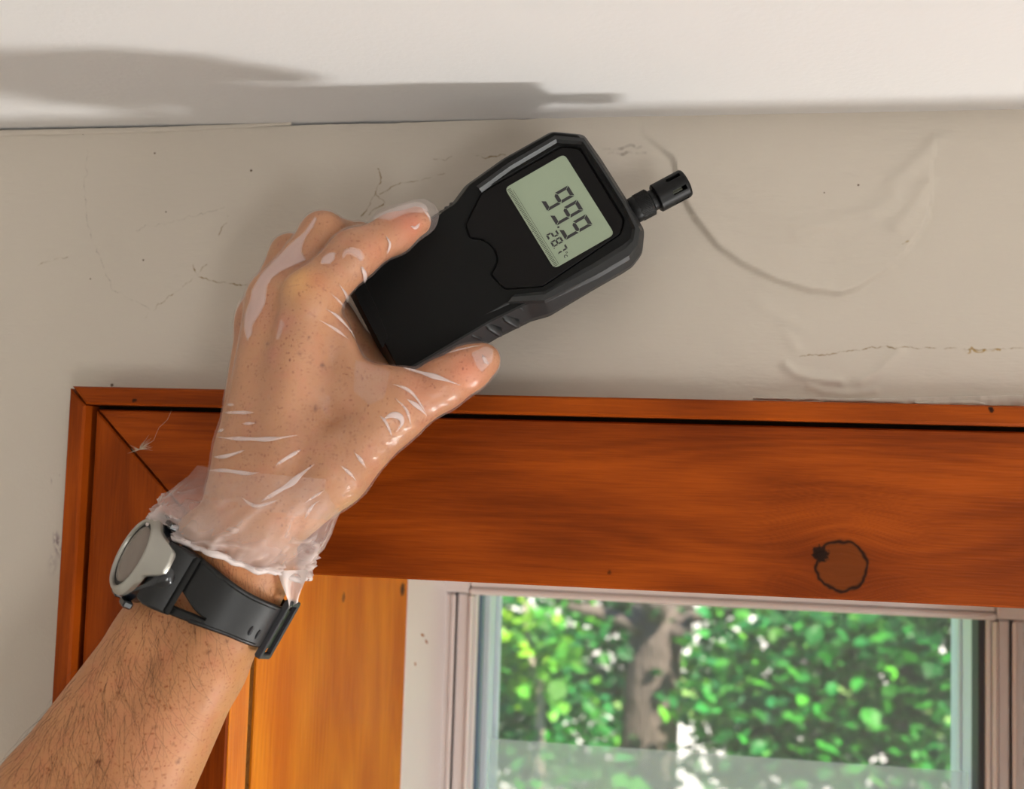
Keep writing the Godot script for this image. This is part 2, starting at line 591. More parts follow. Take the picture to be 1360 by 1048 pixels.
func room() -> void:
	var s: MeshInstance3D
	# front wall: the masonry behind, round the opening, and its painted paper
	var wn := thing("wall_front", "off-white wall above and beside the window with blistered peeling paint", "wall", Vector3.ZERO, "", "structure")
	var g := Geo.new()
	slab(Vector3(-1.7, 0, -0.34), Vector3(-0.2235, CEIL, -0.004), g)
	slab(Vector3(0.3055, 0, -0.34), Vector3(1.9, CEIL, -0.004), g)
	slab(Vector3(-0.2235, 1.895, -0.34), Vector3(0.3055, CEIL, -0.004), g)
	slab(Vector3(-0.2235, 0, -0.34), Vector3(0.3055, 0.86, -0.004), g)
	part("masonry", g, M.room_paint, wn)
	# the paper: a fine sheet where the camera sees it
	var segs := []
	for f in FOLDS:
		var pl := PackedVector2Array()
		for i in range(0, f[2].size(), 2):
			var w := at(f[2][i], f[2][i + 1], 0)
			pl.append(Vector2(w.x, w.y))
		segs.append(pl)
	var n1 := noise(21, 55.0)
	var n2 := noise(22, 14.0)
	var up: PackedVector2Array = segs[0].duplicate()
	up.append(Vector2(up[up.size() - 1].x + 0.004, 2.16))
	up.append(Vector2(up[0].x - 0.012, 2.16))
	var rows := []
	var uvs := []
	var x0 := -0.47
	var x1 := 0.31
	var nx := 620
	var ny := 128
	var y0 := 1.978
	for j in ny:
		var row := PackedVector3Array()
		var ur := PackedVector2Array()
		for i in nx:
			var x := x0 + (x1 - x0) * i / (nx - 1.0)
			var top := CEIL - (0.0016 * smoothstep(-0.06, -0.2, x) + 0.0005 * n1.get_noise_2d(x, 3.0) if x < -0.05 else 0.0)
			var y := y0 + (top - y0) * j / (ny - 1.0)
			var z := 0.0007 * n2.get_noise_2d(x, y) + 0.00012 * n1.get_noise_2d(x * 2.0, y * 4.0)
			if x > -0.03 and x < 0.22:
				var q := Vector2(x, y)
				for k in segs.size():
					var d := 1.0
					var pl: PackedVector2Array = segs[k]
					for e in pl.size() - 1:
						d = minf(d, q.distance_to(Geometry2D.get_closest_point_to_segment(q, pl[e], pl[e + 1])))
					var wdt: float = FOLDS[k][1]
					if k > 0 and d < wdt * 3.0:
						z += FOLDS[k][0] * exp(-d * d / (wdt * wdt))
				# the loose bag above the main fold stands a little off the wall
				var inside := Geometry2D.is_point_in_polygon(q, up)
				if inside:
					var dd := 1.0
					for e in up.size() - 3: dd = minf(dd, q.distance_to(Geometry2D.get_closest_point_to_segment(q, up[e], up[e + 1])))
					z += (0.0026 * smoothstep(0.0, 0.0016, dd) * (0.35 + 0.65 * exp(-dd / 0.014)) + 0.0005 * n1.get_noise_2d(x * 0.4, y * 1.6) * smoothstep(0.0, 0.02, dd)) * smoothstep(0.0, 0.03, CEIL - y)
			# the sheet rolls over into the ceiling on the right
			row.append(Vector3(x, y, z))
			ur.append(Vector2((x - x0) / (x1 - x0), (2.14 - y) / 0.18))
		rows.append(row); uvs.append(ur)
	g = Geo.new()
	g.grid(rows, false, false, [], uvs)
	part("painted_paper", g, wall_print(x0, x1), wn)
	g = Geo.new()
	slab(Vector3(-1.7, 0.0, -0.004), Vector3(-0.47, CEIL, 0.0), g)
	slab(Vector3(0.31, 0.0, -0.004), Vector3(1.9, CEIL, 0.0), g)
	slab(Vector3(-0.47, 0.0, -0.004), Vector3(-0.3105, 1.70, 0.0), g)
	part("plain_paint", g, wall_plain(), wn)
	g = Geo.new()
	g.quad(Vector3(-0.47, 1.70, 0), Vector3(-0.3105, 1.70, 0), Vector3(-0.3105, 1.978, 0), Vector3(-0.47, 1.978, 0), Vector2(0, 1), Vector2(1, 1), Vector2(1, 0), Vector2(0, 0))
	part("painted_paper", g, smudged_paint(), wn)
	# loose strip below the ceiling on the left and torn strips above the casing on the right
	g = Geo.new()
	strip(g, [[0, 173.0, 180.5], [90, 171.0, 178.5], [180, 169.2, 176.5], [260, 166.5, 173], [330, 164.2, 170], [390, 162.3, 165.5]], 0.0014, 31)
	part("peeling_strip", g, wall_plain(), wn)
	for q in [[[1000, 527.0, 530.5], [1080, 528.0, 532.0], [1160, 529.2, 535.0], [1210, 528.0, 536.5], [1260, 526.8, 537.5], [1310, 525.9, 538.5], [1362, 525.0, 539.6]], [[1215, 534.5, 537.0], [1250, 531.5, 538.0], [1290, 530.5, 539.0], [1312, 536.0, 540.5]]]:
		g = Geo.new()
		strip(g, q, 0.0030 if q.size() > 5 else 0.0042, 33)
		part("peeling_strip", g, wall_plain(), wn)
	# the rest of the room
	g = slab(Vector3(-1.7, CEIL, -0.34), Vector3(1.9, CEIL + 0.2, 3.2))
	s = part("ceiling", g, M.ceiling_paint, self)
	tag(s, "smooth white ceiling above the wall", "ceiling", "", "structure")
	g = slab(Vector3(-1.7, -0.2, -0.34), Vector3(1.9, 0, 3.2))
	s = part("floor", g, M.floor_wood, self)
	tag(s, "plain wooden floor of the room", "floor", "", "structure")
	g = slab(Vector3(-1.9, -0.2, -0.34), Vector3(-1.7, CEIL + 0.2, 3.2))
	s = part("wall_left", g, M.room_paint, self)
	tag(s, "plain off-white wall left of the window wall", "wall", "", "structure")
	g = slab(Vector3(1.9, -0.2, -0.34), Vector3(2.1, CEIL + 0.2, 3.2))
	s = part("wall_right", g, M.room_paint, self)
	tag(s, "plain off-white wall right of the window wall", "wall", "", "structure")
	g = slab(Vector3(-1.7, -0.2, 3.0), Vector3(1.9, CEIL, 3.2))
	s = part("wall_back", g, M.room_paint, self)
	tag(s, "plain off-white wall behind the photographer", "wall", "", "structure")

func strip(g: Geo, q: Array, lift: float, sd: int) -> void:   # a thin torn strip: [x, top, bottom] in pixels on the wall
	var n := noise(sd, 0.03)
	var rows := [PackedVector3Array(), PackedVector3Array(), PackedVector3Array(), PackedVector3Array()]
	for i in q.size() - 1:
		var steps := int((q[i + 1][0] - q[i][0]) / 3.0)
		for k in steps:
			var t := float(k) / steps
			var x := lerpf(q[i][0], q[i + 1][0], t)
			var a := lerpf(q[i][1], q[i + 1][1], t) + 0.5 * n.get_noise_2d(x, 0)
			var b := lerpf(q[i][2], q[i + 1][2], t) + 1.4 * n.get_noise_2d(x, 50)
			var l := lift * (0.75 + 0.6 * n.get_noise_2d(x, 90))
			rows[0].append(at(x, a, 0.0002))
			rows[1].append(at(x, a + 0.6, l))
			rows[2].append(at(x, b - 0.6, l * 0.8))
			rows[3].append(at(x, b, 0.0002))
	g.grid(rows, false, true)

func wall_print(x0: float, x1: float) -> StandardMaterial3D:   # paint colour with its stains, over the sheet
	var w := 2048
	var h := 472
	var im := Image.create(w, h, false, Image.FORMAT_RGB8)
	im.fill(Color(0.805, 0.765, 0.715))
	var n := noise(40, 1.0)
	var put := func(x: float, y: float, col: Color, a: float, r: float) -> void:
		for j in range(int(y - r), int(y + r) + 2):
			for i in range(int(x - r), int(x + r) + 2):
				if i < 0 or j < 0 or i >= w or j >= h: continue
				var d := Vector2(i - x, j - y).length()
				var k := a * clampf(r + 0.5 - d, 0.0, 1.0)
				if k > 0.0: im.set_pixel(i, j, im.get_pixel(i, j).lerp(col, k))
	var brown := Color(0.42, 0.31, 0.16)
	var grey := Color(0.45, 0.40, 0.36)
	# cracks and drip marks: [alpha, radius, jitter, colour, points]
	var lines := [
		[0.5, 0.9, 3.0, brown, [502, 222, 505, 240, 497, 255, 490, 272, 480, 288]],
		[0.4, 0.8, 3.0, brown, [497, 256, 512, 268, 500, 277, 488, 284]],
		[0.3, 0.8, 2.0, brown, [505, 258, 525, 244, 560, 238, 590, 230]],
		[0.5, 0.9, 2.0, brown, [575, 210, 590, 212, 600, 207]],
		[0.6, 1.0, 3.0, brown, [632, 206, 645, 210, 655, 207, 670, 206]],
		[0.35, 0.8, 3.0, brown, [303, 285, 296, 302, 288, 312]],
		[0.5, 0.9, 3.0, brown, [254, 350, 262, 366, 280, 372, 300, 376, 330, 378]],
		[0.3, 0.8, 3.0, brown, [275, 350, 250, 375, 215, 400, 192, 422]],
		[0.25, 0.8, 3.0, brown, [50, 352, 90, 340]],
		[0.2, 0.7, 4.0, grey, [115, 200, 112, 250, 116, 300, 150, 385, 200, 410]],
		[0.2, 0.7, 4.0, grey, [180, 305, 240, 290, 300, 275]],
		[0.45, 0.9, 3.0, brown, [1060, 473, 1100, 470, 1120, 467, 1170, 460, 1190, 461]],
		[0.3, 0.8, 2.0, brown, [1190, 461, 1260, 462, 1300, 464, 1360, 461]],
		[0.4, 1.2, 5.0, Color(0.62, 0.47, 0.24), [1275, 463, 1282, 468, 1290, 463, 1300, 466, 1330, 463]],
		[0.6, 1.3, 2.0, Color(0.55, 0.42, 0.2), [1196, 324, 1204, 320]],
		[0.12, 2.0, 4.0, grey, [800, 198, 850, 194]], [0.12, 2.0, 4.0, grey, [805, 204, 858, 202]],
	]
	for l in lines:
		var p: Array = l[4]
		for i in range(0, p.size() - 2, 2):
			var a := Vector2(p[i], p[i + 1])
			var b := Vector2(p[i + 2], p[i + 3])
			var steps := int(a.distance_to(b) * 1.6) + 1
			for k in steps:
				var q := a.lerp(b, float(k) / steps)
				q += Vector2(n.get_noise_2d(q.x * 0.06, q.y * 0.06), n.get_noise_2d(q.x * 0.06, q.y * 0.06 + 300)) * l[2]
				var wv := at(q.x, q.y, 0)
				var fade := clampf(0.55 + 1.2 * n.get_noise_2d(q.x * 0.05 + 77, q.y * 0.05), 0.0, 1.0)
				put.call((wv.x - x0) / (x1 - x0) * w, (2.14 - wv.y) / 0.18 * h, l[3], l[0] * fade * 0.42, l[1] * (0.7 + 0.5 * fade))
	for q in [[1139, 246, 1.2], [1094, 256, 0.8], [205, 203, 1.2], [110, 177, 1.5], [148, 152, 1.3], [333, 226, 1.6], [190, 345, 1.2], [120, 370, 1.0], [148, 511, 2.2], [1117, 109, 0.6], [220, 281, 1.0]]:
		var wv := at(q[0], q[1], 0)
		put.call((wv.x - x0) / (x1 - x0) * w, (2.14 - wv.y) / 0.18 * h, Color(0.25, 0.18, 0.12), 0.8, q[2])
	var m: StandardMaterial3D = M.wall_paint.duplicate()
	m.resource_name = "stained_paint"
	m.albedo_color = Color.WHITE
	m.albedo_texture = ImageTexture.create_from_image(im)
	var ht := noise_tex(50, 0.03, 512, 4)
	m.heightmap_enabled = true
	m.heightmap_texture = wall_relief()
	m.heightmap_scale = 0.012
	return m

func smudged_paint() -> StandardMaterial3D:    # the strip of wall left of the casing, with its purple-grey smear
	var im := Image.create(320, 560, false, Image.FORMAT_RGB8)
	im.fill(Color(0.805, 0.765, 0.715))
	var n := noise(44, 1.0)
	for q in [[76, 722, 0.0030, 0.0085, 0.55, 0.25], [84, 742, 0.0020, 0.0060, 0.4, -0.2], [70, 748, 0.0040, 0.0080, 0.12, 0.0], [68, 640, 0.0006, 0.0030, 0.3, 0.1], [79, 628, 0.0006, 0.0022, 0.3, 0.0], [95, 600, 0.0008, 0.006, 0.15, 0.0]]:
		var c := at(q[0], q[1], 0)
		for j in 560:
			for i in 320:
				var x := -0.47 + 0.1595 * i / 320.0 - c.x
				var y := 1.978 - 0.278 * j / 560.0 - c.y
				if absf(x) > 0.012 or absf(y) > 0.02: continue
				x += y * float(q[5])
				var d := sqrt(pow(x / float(q[2]), 2.0) + pow(y / float(q[3]), 2.0))
				var k := float(q[4]) * (1.0 - smoothstep(0.2, 1.1, d)) * clampf(0.6 + 2.2 * n.get_noise_2d(i * 0.16, j * 0.09), 0.0, 1.0)
				if k > 0.0: im.set_pixel(i, j, im.get_pixel(i, j).lerp(Color(0.33, 0.24, 0.28), k))
	var m: StandardMaterial3D = M.wall_paint.duplicate()
	m.resource_name = "smudged_paint"
	m.albedo_color = Color.WHITE
	m.albedo_texture = ImageTexture.create_from_image(im)
	m.heightmap_enabled = true
	m.heightmap_texture = wall_relief()
	m.heightmap_scale = 0.012
	return m

func wall_relief() -> ImageTexture:   # brushed paint: fine streaks along the wall
	if M.has("relief"): return M.relief
	var im := Image.create(1024, 512, false, Image.FORMAT_L8)
	var a := noise(61, 1.0, FastNoiseLite.TYPE_SIMPLEX_SMOOTH, 3)
	for j in 512:
		for i in 1024:
			var v := 0.5 + 0.35 * a.get_noise_2d(i * 0.045, j * 0.16) + 0.3 * a.get_noise_2d(i * 0.16 + 500.0, j * 0.2)
			im.set_pixel(i, j, Color(v, v, v))
	M.relief = ImageTexture.create_from_image(im)
	return M.relief

func wall_plain() -> StandardMaterial3D:
	if M.has("plain"): return M.plain
	var m: StandardMaterial3D = M.wall_paint.duplicate()
	m.resource_name = "plain_paint"
	m.heightmap_enabled = true
	m.heightmap_texture = wall_relief()
	m.heightmap_scale = 0.018
	m.uv1_triplanar = true
	m.uv1_scale = Vector3(1.6, 5.5, 3)
	M.plain = m
	return m

func prism(g: Geo, p: PackedVector2Array, z0: float, z1: float, ch: float, uvo: Vector2, turn := false) -> void:   # chamfered board; uv in metres
	p = ccw(p)
	var q := inset(p, ch)
	g.wall(p, z0, p, z1 - ch, uvo, Vector2(1, -1))
	g.wall(p, z1 - ch, q, z1, uvo, Vector2(1, -1))
	g.cap(q, z1, true, uvo, Vector2(1, -1))
	g.cap(p, z0, false, uvo, Vector2(1, -1))
	if turn:
		for i in g.uv.size(): g.uv[i] = Vector2(g.uv[i].y, g.uv[i].x)

func trim() -> void:
	var dark := Color(0.45, 0.18, 0.022)
	var light := Color(0.66, 0.30, 0.055)
	var kn := at(1117, 751, 0.02)
	var L := -0.3163
	var T := 1.9863
	var head := wood_texture(1536, 224, 0.78, 0.1136, 5, dark, light, [[kn.x - L, T - kn.y, 0.0118]], [[fposmod(at(178, 531, 0.0275).x - L - 0.2, 0.78), T - at(178, 531, 0.0275).y, 0.0016, 0.0012, 0.9], [at(1316, 543, 0.0275).x - L - 0.2, T - at(1316, 543, 0.0275).y, 0.0015, 0.0015, 0.95], [at(809, 760, 0.02).x - L, T - at(809, 760, 0.02).y, 0.0011, 0.0014, 0.5]])
	var long := wood_texture(1024, 128, 0.60, 0.075, 9, dark, light)
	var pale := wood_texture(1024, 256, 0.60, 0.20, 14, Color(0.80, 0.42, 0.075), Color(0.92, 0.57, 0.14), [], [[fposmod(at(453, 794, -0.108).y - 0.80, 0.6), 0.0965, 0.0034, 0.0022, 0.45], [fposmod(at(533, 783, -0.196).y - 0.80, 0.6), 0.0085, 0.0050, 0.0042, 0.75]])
	var mh := wood_mat("stained_pine", head, Vector2(0.78, 0.1136))
	var ms := wood_mat("stained_pine_side", long, Vector2(0.60, 0.075))
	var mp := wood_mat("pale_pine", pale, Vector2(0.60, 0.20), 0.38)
	var ib := 1.8905      # underside of the head
	var il := -0.2228
	var ir := 0.3065
	var o := 0.0830       # casing board width beyond the opening
	var low := 0.80
	var e := 0.0008
	var g := Geo.new()
	prism(g, PackedVector2Array([Vector2(il + e, ib), Vector2(ir - e, ib), Vector2(ir + o - e, ib + o), Vector2(il - o + e, ib + o)]), -0.006, 0.020, 0.0010, Vector2(L, T))
	tag(part("trim_1", g, mh, self), "wide stained pine head board with a round knot, across the top of the window", "window trim", "", "structure")
	g = Geo.new()
	prism(g, PackedVector2Array([Vector2(il, ib - e), Vector2(il - o, ib + o - e), Vector2(il - o, low), Vector2(il, low)]), -0.006, 0.020, 0.0010, Vector2(L + 0.01, T), true)
	tag(part("trim_2", g, ms, self), "upright stained pine board mitred to the head board, left of the window", "window trim", "", "structure")
	g = Geo.new()
	prism(g, PackedVector2Array([Vector2(ir, ib - e), Vector2(ir + o, ib + o - e), Vector2(ir + o, low), Vector2(ir, low)]), -0.006, 0.020, 0.0010, Vector2(L, T), true)
	tag(part("trim_3", g, ms, self), "upright stained pine board right of the window", "window trim", "", "structure")
	# the narrow outer band, a groove's width away from the boards
	var bi := o + 0.0024
	var bo := 0.0948
	g = Geo.new()
	prism(g, PackedVector2Array([Vector2(il - bi, ib + bi), Vector2(il - bo + 0.0012, ib + bo), Vector2(ir + bo, ib + bo), Vector2(ir + bi, ib + bi)]), 0.0, 0.0275, 0.0012, Vector2(L + 0.2, T))
	tag(part("trim_4", g, mh, self), "narrow stained pine strip along the top edge of the head board", "window trim", "", "structure")
	g = Geo.new()
	prism(g, PackedVector2Array([Vector2(il - bo, ib + bo - 0.0012), Vector2(il - bo, low), Vector2(il - bi, low), Vector2(il - bi, ib + bi - e)]), 0.0, 0.0275, 0.0012, Vector2(L - 0.04, T), true)
	tag(part("trim_5", g, ms, self), "narrow stained pine strip along the outer edge of the left board", "window trim", "", "structure")
	g = Geo.new()
	prism(g, PackedVector2Array([Vector2(ir + bo, ib + bo), Vector2(ir + bo, low), Vector2(ir + bi, low), Vector2(ir + bi, ib + bi)]), 0.0, 0.0275, 0.0012, Vector2(L + 0.02, T), true)
	tag(part("trim_6", g, ms, self), "narrow stained pine strip along the outer edge of the right board", "window trim", "", "structure")
	# dark backing in the grooves and the mitre
	g = Geo.new()
	slab(Vector3(il - bi, low, 0.0), Vector3(il - o, ib + bi, 0.011), g)
	slab(Vector3(il - bi, ib + o - 0.001, 0.0), Vector3(ir + bi, ib + bi, 0.0125), g)
	tag(part("trim_7", g, M.gap_dark, self), "dark groove between the pine boards and their outer strips", "window trim", "", "structure")
	# jamb boards that line the opening; they splay a little
	g = Geo.new()
	jamb(g, Vector3(-0.2212, 0, -0.0135), Vector3(-0.1842, 0, -0.203), low, 1.8915, 0.014)
	tag(part("trim_8", g, mp, self), "broad bright orange pine jamb board lining the left of the window recess", "window trim", "", "structure")
	g = Geo.new()
	jamb(g, Vector3(0.3050, 0, -0.0135), Vector3(0.2700, 0, -0.203), low, 1.8915, -0.014)
	tag(part("trim_9", g, mp, self), "bright pine jamb board lining the right of the window recess", "window trim", "", "structure")
	g = Geo.new()
	g.box(Vector3(0.042, 1.899, -0.108), Vector3(0.27, 0, 0), Vector3(0, 0.0072, 0), Vector3(0, 0, 0.095), 0.0006)
	tag(part("trim_10", g, mp, self), "pine board lining the top of the window recess", "window trim", "", "structure")
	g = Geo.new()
	g.box(Vector3(-0.22245, (low + 1.8905) * 0.5, 0.0066), Vector3(0, (1.8905 - low) * 0.5 - 0.0005, 0), Vector3(0, 0, 0.0125), Vector3(0.0004, 0, 0), 0.0002)  # thin strip added over the edge, its paler colour stands for side light
	tag(part("trim_12", g, mp, self), "added paler strip on the inner edge of the left pine board, coloured as if lit from the right", "window trim", "", "structure")
	# rough-sawn filler between casing and jamb
	var rough := mat("rough_wood", Color(0.46, 0.29, 0.12), 0.9, 0.2)
	rough.heightmap_enabled = true
	rough.heightmap_texture = noise_tex(71, 0.05, 256, 4)
	rough.heightmap_scale = 0.25
	rough.uv1_triplanar = true
	rough.uv1_scale = Vector3(30, 14, 30)
	g = Geo.new()
	slab(Vector3(-0.240, low, -0.018), Vector3(-0.2232, 1.8905, -0.0062), g)
	slab(Vector3(0.3068, low, -0.018), Vector3(0.322, 1.8905, -0.0062), g)
	tag(part("trim_11", g, rough, self), "rough sawn gap strip between the left board and the jamb", "window trim", "", "structure")

func jamb(g: Geo, a: Vector3, b: Vector3, y0: float, y1: float, t: float) -> void:   # upright board between two lines; thickness t away from the opening
	var ax := (b - a)
	var d := Vector3(-ax.z, 0, ax.x).normalized() * absf(t) * 0.5
	if signf(d.x) == signf(t): d = -d
	g.box((a + b) * 0.5 + Vector3(0, (y0 + y1) * 0.5, 0) + d, Vector3(0, (y1 - y0) * 0.5, 0), ax * 0.5, d, 0.0007)

func window_unit() -> void:
	var t := thing("window_1", "white vinyl window set deep in the wall, trees behind its dusty screen", "window", Vector3.ZERO, "", "structure")
	var V: StandardMaterial3D = M.vinyl
	var lo := 0.86
	var g: Geo
	var bx := func(called: String, a: Vector3, b: Vector3, m: Material, ch := 0.0012) -> void:
		var q := Geo.new()
		var h := (b - a) * 0.5
		q.box((a + b) * 0.5, Vector3(absf(h.x), 0, 0), Vector3(0, absf(h.y), 0), Vector3(0, 0, absf(h.z)), ch)
		part(called, q, m, t)
	# vinyl liners beside the sash
	g = Geo.new(); jamb(g, Vector3(-0.1838, 0, -0.2035), Vector3(-0.1652, 0, -0.252), lo, 1.892, 0.012)
	part("jamb_liner", g, V, t)
	g = Geo.new(); jamb(g, Vector3(0.2697, 0, -0.2035), Vector3(0.2511, 0, -0.252), lo, 1.892, -0.012)
	part("jamb_liner", g, V, t)
	var orange := mat("orange_stain", Color(0.66, 0.36, 0.16), 0.6)
	for q in [[[555, 842, -0.2205], [562, 845, -0.2245]], [[565, 850, -0.2260], [571, 855, -0.2290]], [[549, 880, -0.2140], [551, 884, -0.2155]]]:
		g = Geo.new()
		var pts := PackedVector3Array()
		for e in q:
			var f: float = (e[2] + 0.2035) / -0.0485
			var w := at(e[0], e[1], e[2])
			w.x = lerpf(-0.1838, -0.1652, f) + 0.0001
			pts.append(w)
		g.tube(PackedVector3Array([pts[0], pts[0].lerp(pts[1], 0.4), pts[1]]), [0.0004, 0.0011, 0.0003], 8, true, 0.25, Vector3(1, 0, 0.3))
		part("stain_mark", g, orange, t)
	# fixed frame
	for q in [["frame", Vector3(-0.178, lo, -0.30), Vector3(-0.1606, 1.8515, -0.2515)], ["frame", Vector3(0.2468, lo, -0.30), Vector3(0.264, 1.8515, -0.2515)]]:
		bx.call(q[0], q[1], q[2], V)
	bx.call("frame_bead", Vector3(-0.1612, lo, -0.252), Vector3(-0.1578, 1.851, -0.2475), V, 0.0014)
	bx.call("frame_bead", Vector3(0.2440, lo, -0.252), Vector3(0.2470, 1.851, -0.2475), V, 0.0014)
	bx.call("head_jamb", Vector3(-0.178, 1.8522, -0.30), Vector3(-0.1475, 1.9, -0.2492), V)
	bx.call("head_jamb", Vector3(0.2335, 1.8522, -0.30), Vector3(0.264, 1.9, -0.2492), V)
	bx.call("head_jamb", Vector3(-0.147, 1.8565, -0.30), Vector3(0.233, 1.9, -0.2500), V)
	# sash
	bx.call("sash_stile", Vector3(-0.1574, lo, -0.285), Vector3(-0.1478, 1.8512, -0.2545), V)
	bx.call("sash_stile", Vector3(0.2355, lo, -0.285), Vector3(0.2436, 1.8512, -0.2545), V)
	bx.call("glazing_bead", Vector3(-0.1480, lo, -0.275), Vector3(-0.1448, 1.8505, -0.2500), V, 0.0015)
	bx.call("glazing_bead", Vector3(-0.1448, lo, -0.275), Vector3(-0.1424, 1.8505, -0.2570), V, 0.0010)
	bx.call("glazing_bead", Vector3(0.2320, lo, -0.275), Vector3(0.2352, 1.8505, -0.2510), V, 0.0015)
	bx.call("glazing_bead", Vector3(0.2284, lo, -0.275), Vector3(0.2318, 1.8505, -0.2560), V, 0.0010)
	bx.call("top_rail", Vector3(-0.1475, 1.8512, -0.285), Vector3(0.2335, 1.8562, -0.2470), V, 0.0018)
	bx.call("bottom_rail", Vector3(-0.1475, lo, -0.285), Vector3(0.2335, lo + 0.05, -0.2520), V, 0.0018)
	bx.call("sill", Vector3(-0.22, lo - 0.03, -0.40), Vector3(0.305, lo, -0.02), V, 0.002)
	bx.call("gasket", Vector3(0.2240, lo, -0.278), Vector3(0.2284, 1.8505, -0.260), M.grey_seal, 0.0006)
	bx.call("gasket", Vector3(-0.1426, lo, -0.280), Vector3(-0.1400, 1.8505, -0.266), M.spacer, 0.0006)
	# outer frame and screen frame
	bx.call("outer_frame", Vector3(-0.21, lo - 0.02, -0.345), Vector3(-0.1360, 1.90, -0.285), M.vinyl_outside, 0.001)
	bx.call("outer_frame", Vector3(0.2265, lo - 0.02, -0.345), Vector3(0.30, 1.90, -0.285), M.vinyl_outside, 0.001)
	bx.call("outer_frame", Vector3(-0.1360, 1.868, -0.345), Vector3(0.2265, 1.90, -0.285), M.vinyl_outside, 0.001)
	bx.call("screen_frame", Vector3(-0.1360, lo, -0.322), Vector3(-0.1325, 1.868, -0.312), M.vinyl_outside, 0.0008)
	bx.call("screen_frame", Vector3(0.2245, lo, -0.322), Vector3(0.2265, 1.868, -0.312), M.vinyl_outside, 0.0008)
	var glass := mat("window_glass", Color(1, 1, 1, 0.012), 0.02, 0.5)
	glass.transparency = BaseMaterial3D.TRANSPARENCY_ALPHA
	bx.call("pane", Vector3(-0.1428, lo + 0.04, -0.2705), Vector3(0.2300, 1.854, -0.2680), glass, 0.0)
	var dust := mat("dusty_glass", Color(0.92, 0.94, 0.92, 0.30), 0.6, 0.4)
	dust.transparency = BaseMaterial3D.TRANSPARENCY_ALPHA
	dust.backlight_enabled = true
	dust.backlight = Color(0.9, 0.9, 0.9)
	bx.call("dusty_lower_pane", Vector3(-0.1355, lo, -0.2955), Vector3(0.2262, 1.7330, -0.2935), dust, 0.0)
	# insect screen: real wires
	var wire := mat("screen_wire", Color(0.40, 0.42, 0.43), 0.5, 0.4)
	g = Geo.new()
	var r := 0.00007
	var x := -0.133
	while x < 0.225:
		thin(g, Vector3(x, 1.60, -0.317), Vector3(x, 1.868, -0.317), r)
		x += 0.0015
	var y := 1.60
	while y < 1.868:
		thin(g, Vector3(-0.134, y, -0.3168), Vector3(0.226, y, -0.3168), r)
		y += 0.0015
	tag(part("insect_screen", g, wire, t), "fine grey insect screen", "", "", "stuff")

func thin(g: Geo, a: Vector3, b: Vector3, r: float) -> void:   # square wire
	var d := (b - a).normalized()
	var x := d.cross(Vector3(0, 0, 1)).normalized() * r
	var z := Vector3(0, 0, r)
	g.quad(a - x + z, a + x + z, b + x + z, b - x + z)
	g.quad(a + x - z, a - x - z, b - x - z, b + x - z)
	g.quad(a + x + z, a + x - z, b + x - z, b + x + z)
	g.quad(a - x - z, a - x + z, b - x + z, b - x - z)

# ---------------------------------------------------------------- the garden, one storey below
func leaf_mesh(m: Material, len_: float, wid: float) -> ArrayMesh:   # a folded leaf with a drooping tip
	var g := Geo.new()
	var a := [Vector3(0, 0, 0), Vector3(0, 0.006, 0.5), Vector3(0, -0.10, 1.0)]
	var b := [Vector3(0.36, 0.10, 0.28), Vector3(0.42, 0.06, 0.60)]
	var s := func(p: Vector3) -> Vector3: return Vector3(p.x * wid, p.y * wid, p.z * len_)
	for k in [1.0, -1.0]:
		var p := [a[0], a[1], a[2], Vector3(b[0].x * k, b[0].y, b[0].z), Vector3(b[1].x * k, b[1].y, b[1].z)]
		for t in [[0, 3, 1], [3, 4, 1], [4, 2, 1]]:
			g.tri(s.call(p[t[0]]), s.call(p[t[1] if k < 0 else t[2]]), s.call(p[t[2] if k < 0 else t[1]]))
	return g.mesh(m)

func foliage(called: String, parent: Node3D, clumps: Array, each: int, mesh: Mesh, hues: Array, size: float) -> void:   # leaves gathered in clumps [centre, radius]
	var mm := MultiMesh.new()
	mm.transform_format = MultiMesh.TRANSFORM_3D
	mm.use_colors = true
	mm.mesh = mesh
	mm.instance_count = clumps.size() * each
	var k := 0
	for c in clumps:
		var hue: Color = hues[rng.randi() % hues.size()]
		for i in each:
			var d := Vector3(rng.randfn(), rng.randfn() * 0.75, rng.randfn()) * 0.5
			var p: Vector3 = c[0] + d * c[1]
			var b := Basis.from_euler(Vector3(rng.randf_range(-0.5, 0.9), rng.randf() * TAU, rng.randf_range(-0.7, 0.7)))
			mm.set_instance_transform(k, Transform3D(b * size * rng.randf_range(0.65, 1.3), p - parent.position))
			var v := rng.randf_range(0.75, 1.25)
			var col := hue.lerp(hues[rng.randi() % hues.size()], 0.35)
			mm.set_instance_color(k, Color(col.r * v, col.g * v, col.b * v).srgb_to_linear())
			k += 1
	var o := MultiMeshInstance3D.new()
	o.name = called
	o.multimesh = mm
	parent.add_child(o, true)
	o.set_meta("kind", "stuff")

func branch(g: Geo, a: Vector3, b: Vector3, r0: float, r1: float, sag: float, sd: int) -> void:
	var n := noise(sd, 1.1)
	var pts := PackedVector3Array()
	var rad := []
	for i in 15:
		var t := i / 14.0
		pts.append(a.lerp(b, t) + Vector3(n.get_noise_2d(t * 2.0, 0), -sag * sin(PI * t) + 0.4 * n.get_noise_2d(t * 2.0, 9), n.get_noise_2d(t * 2.0, 20)) * 0.22 * sin(PI * t))
		rad.append(lerpf(r0, r1, t) * (1.0 + 0.12 * n.get_noise_2d(t * 6.0, 40)))
	g.tube(pts, rad, 12)

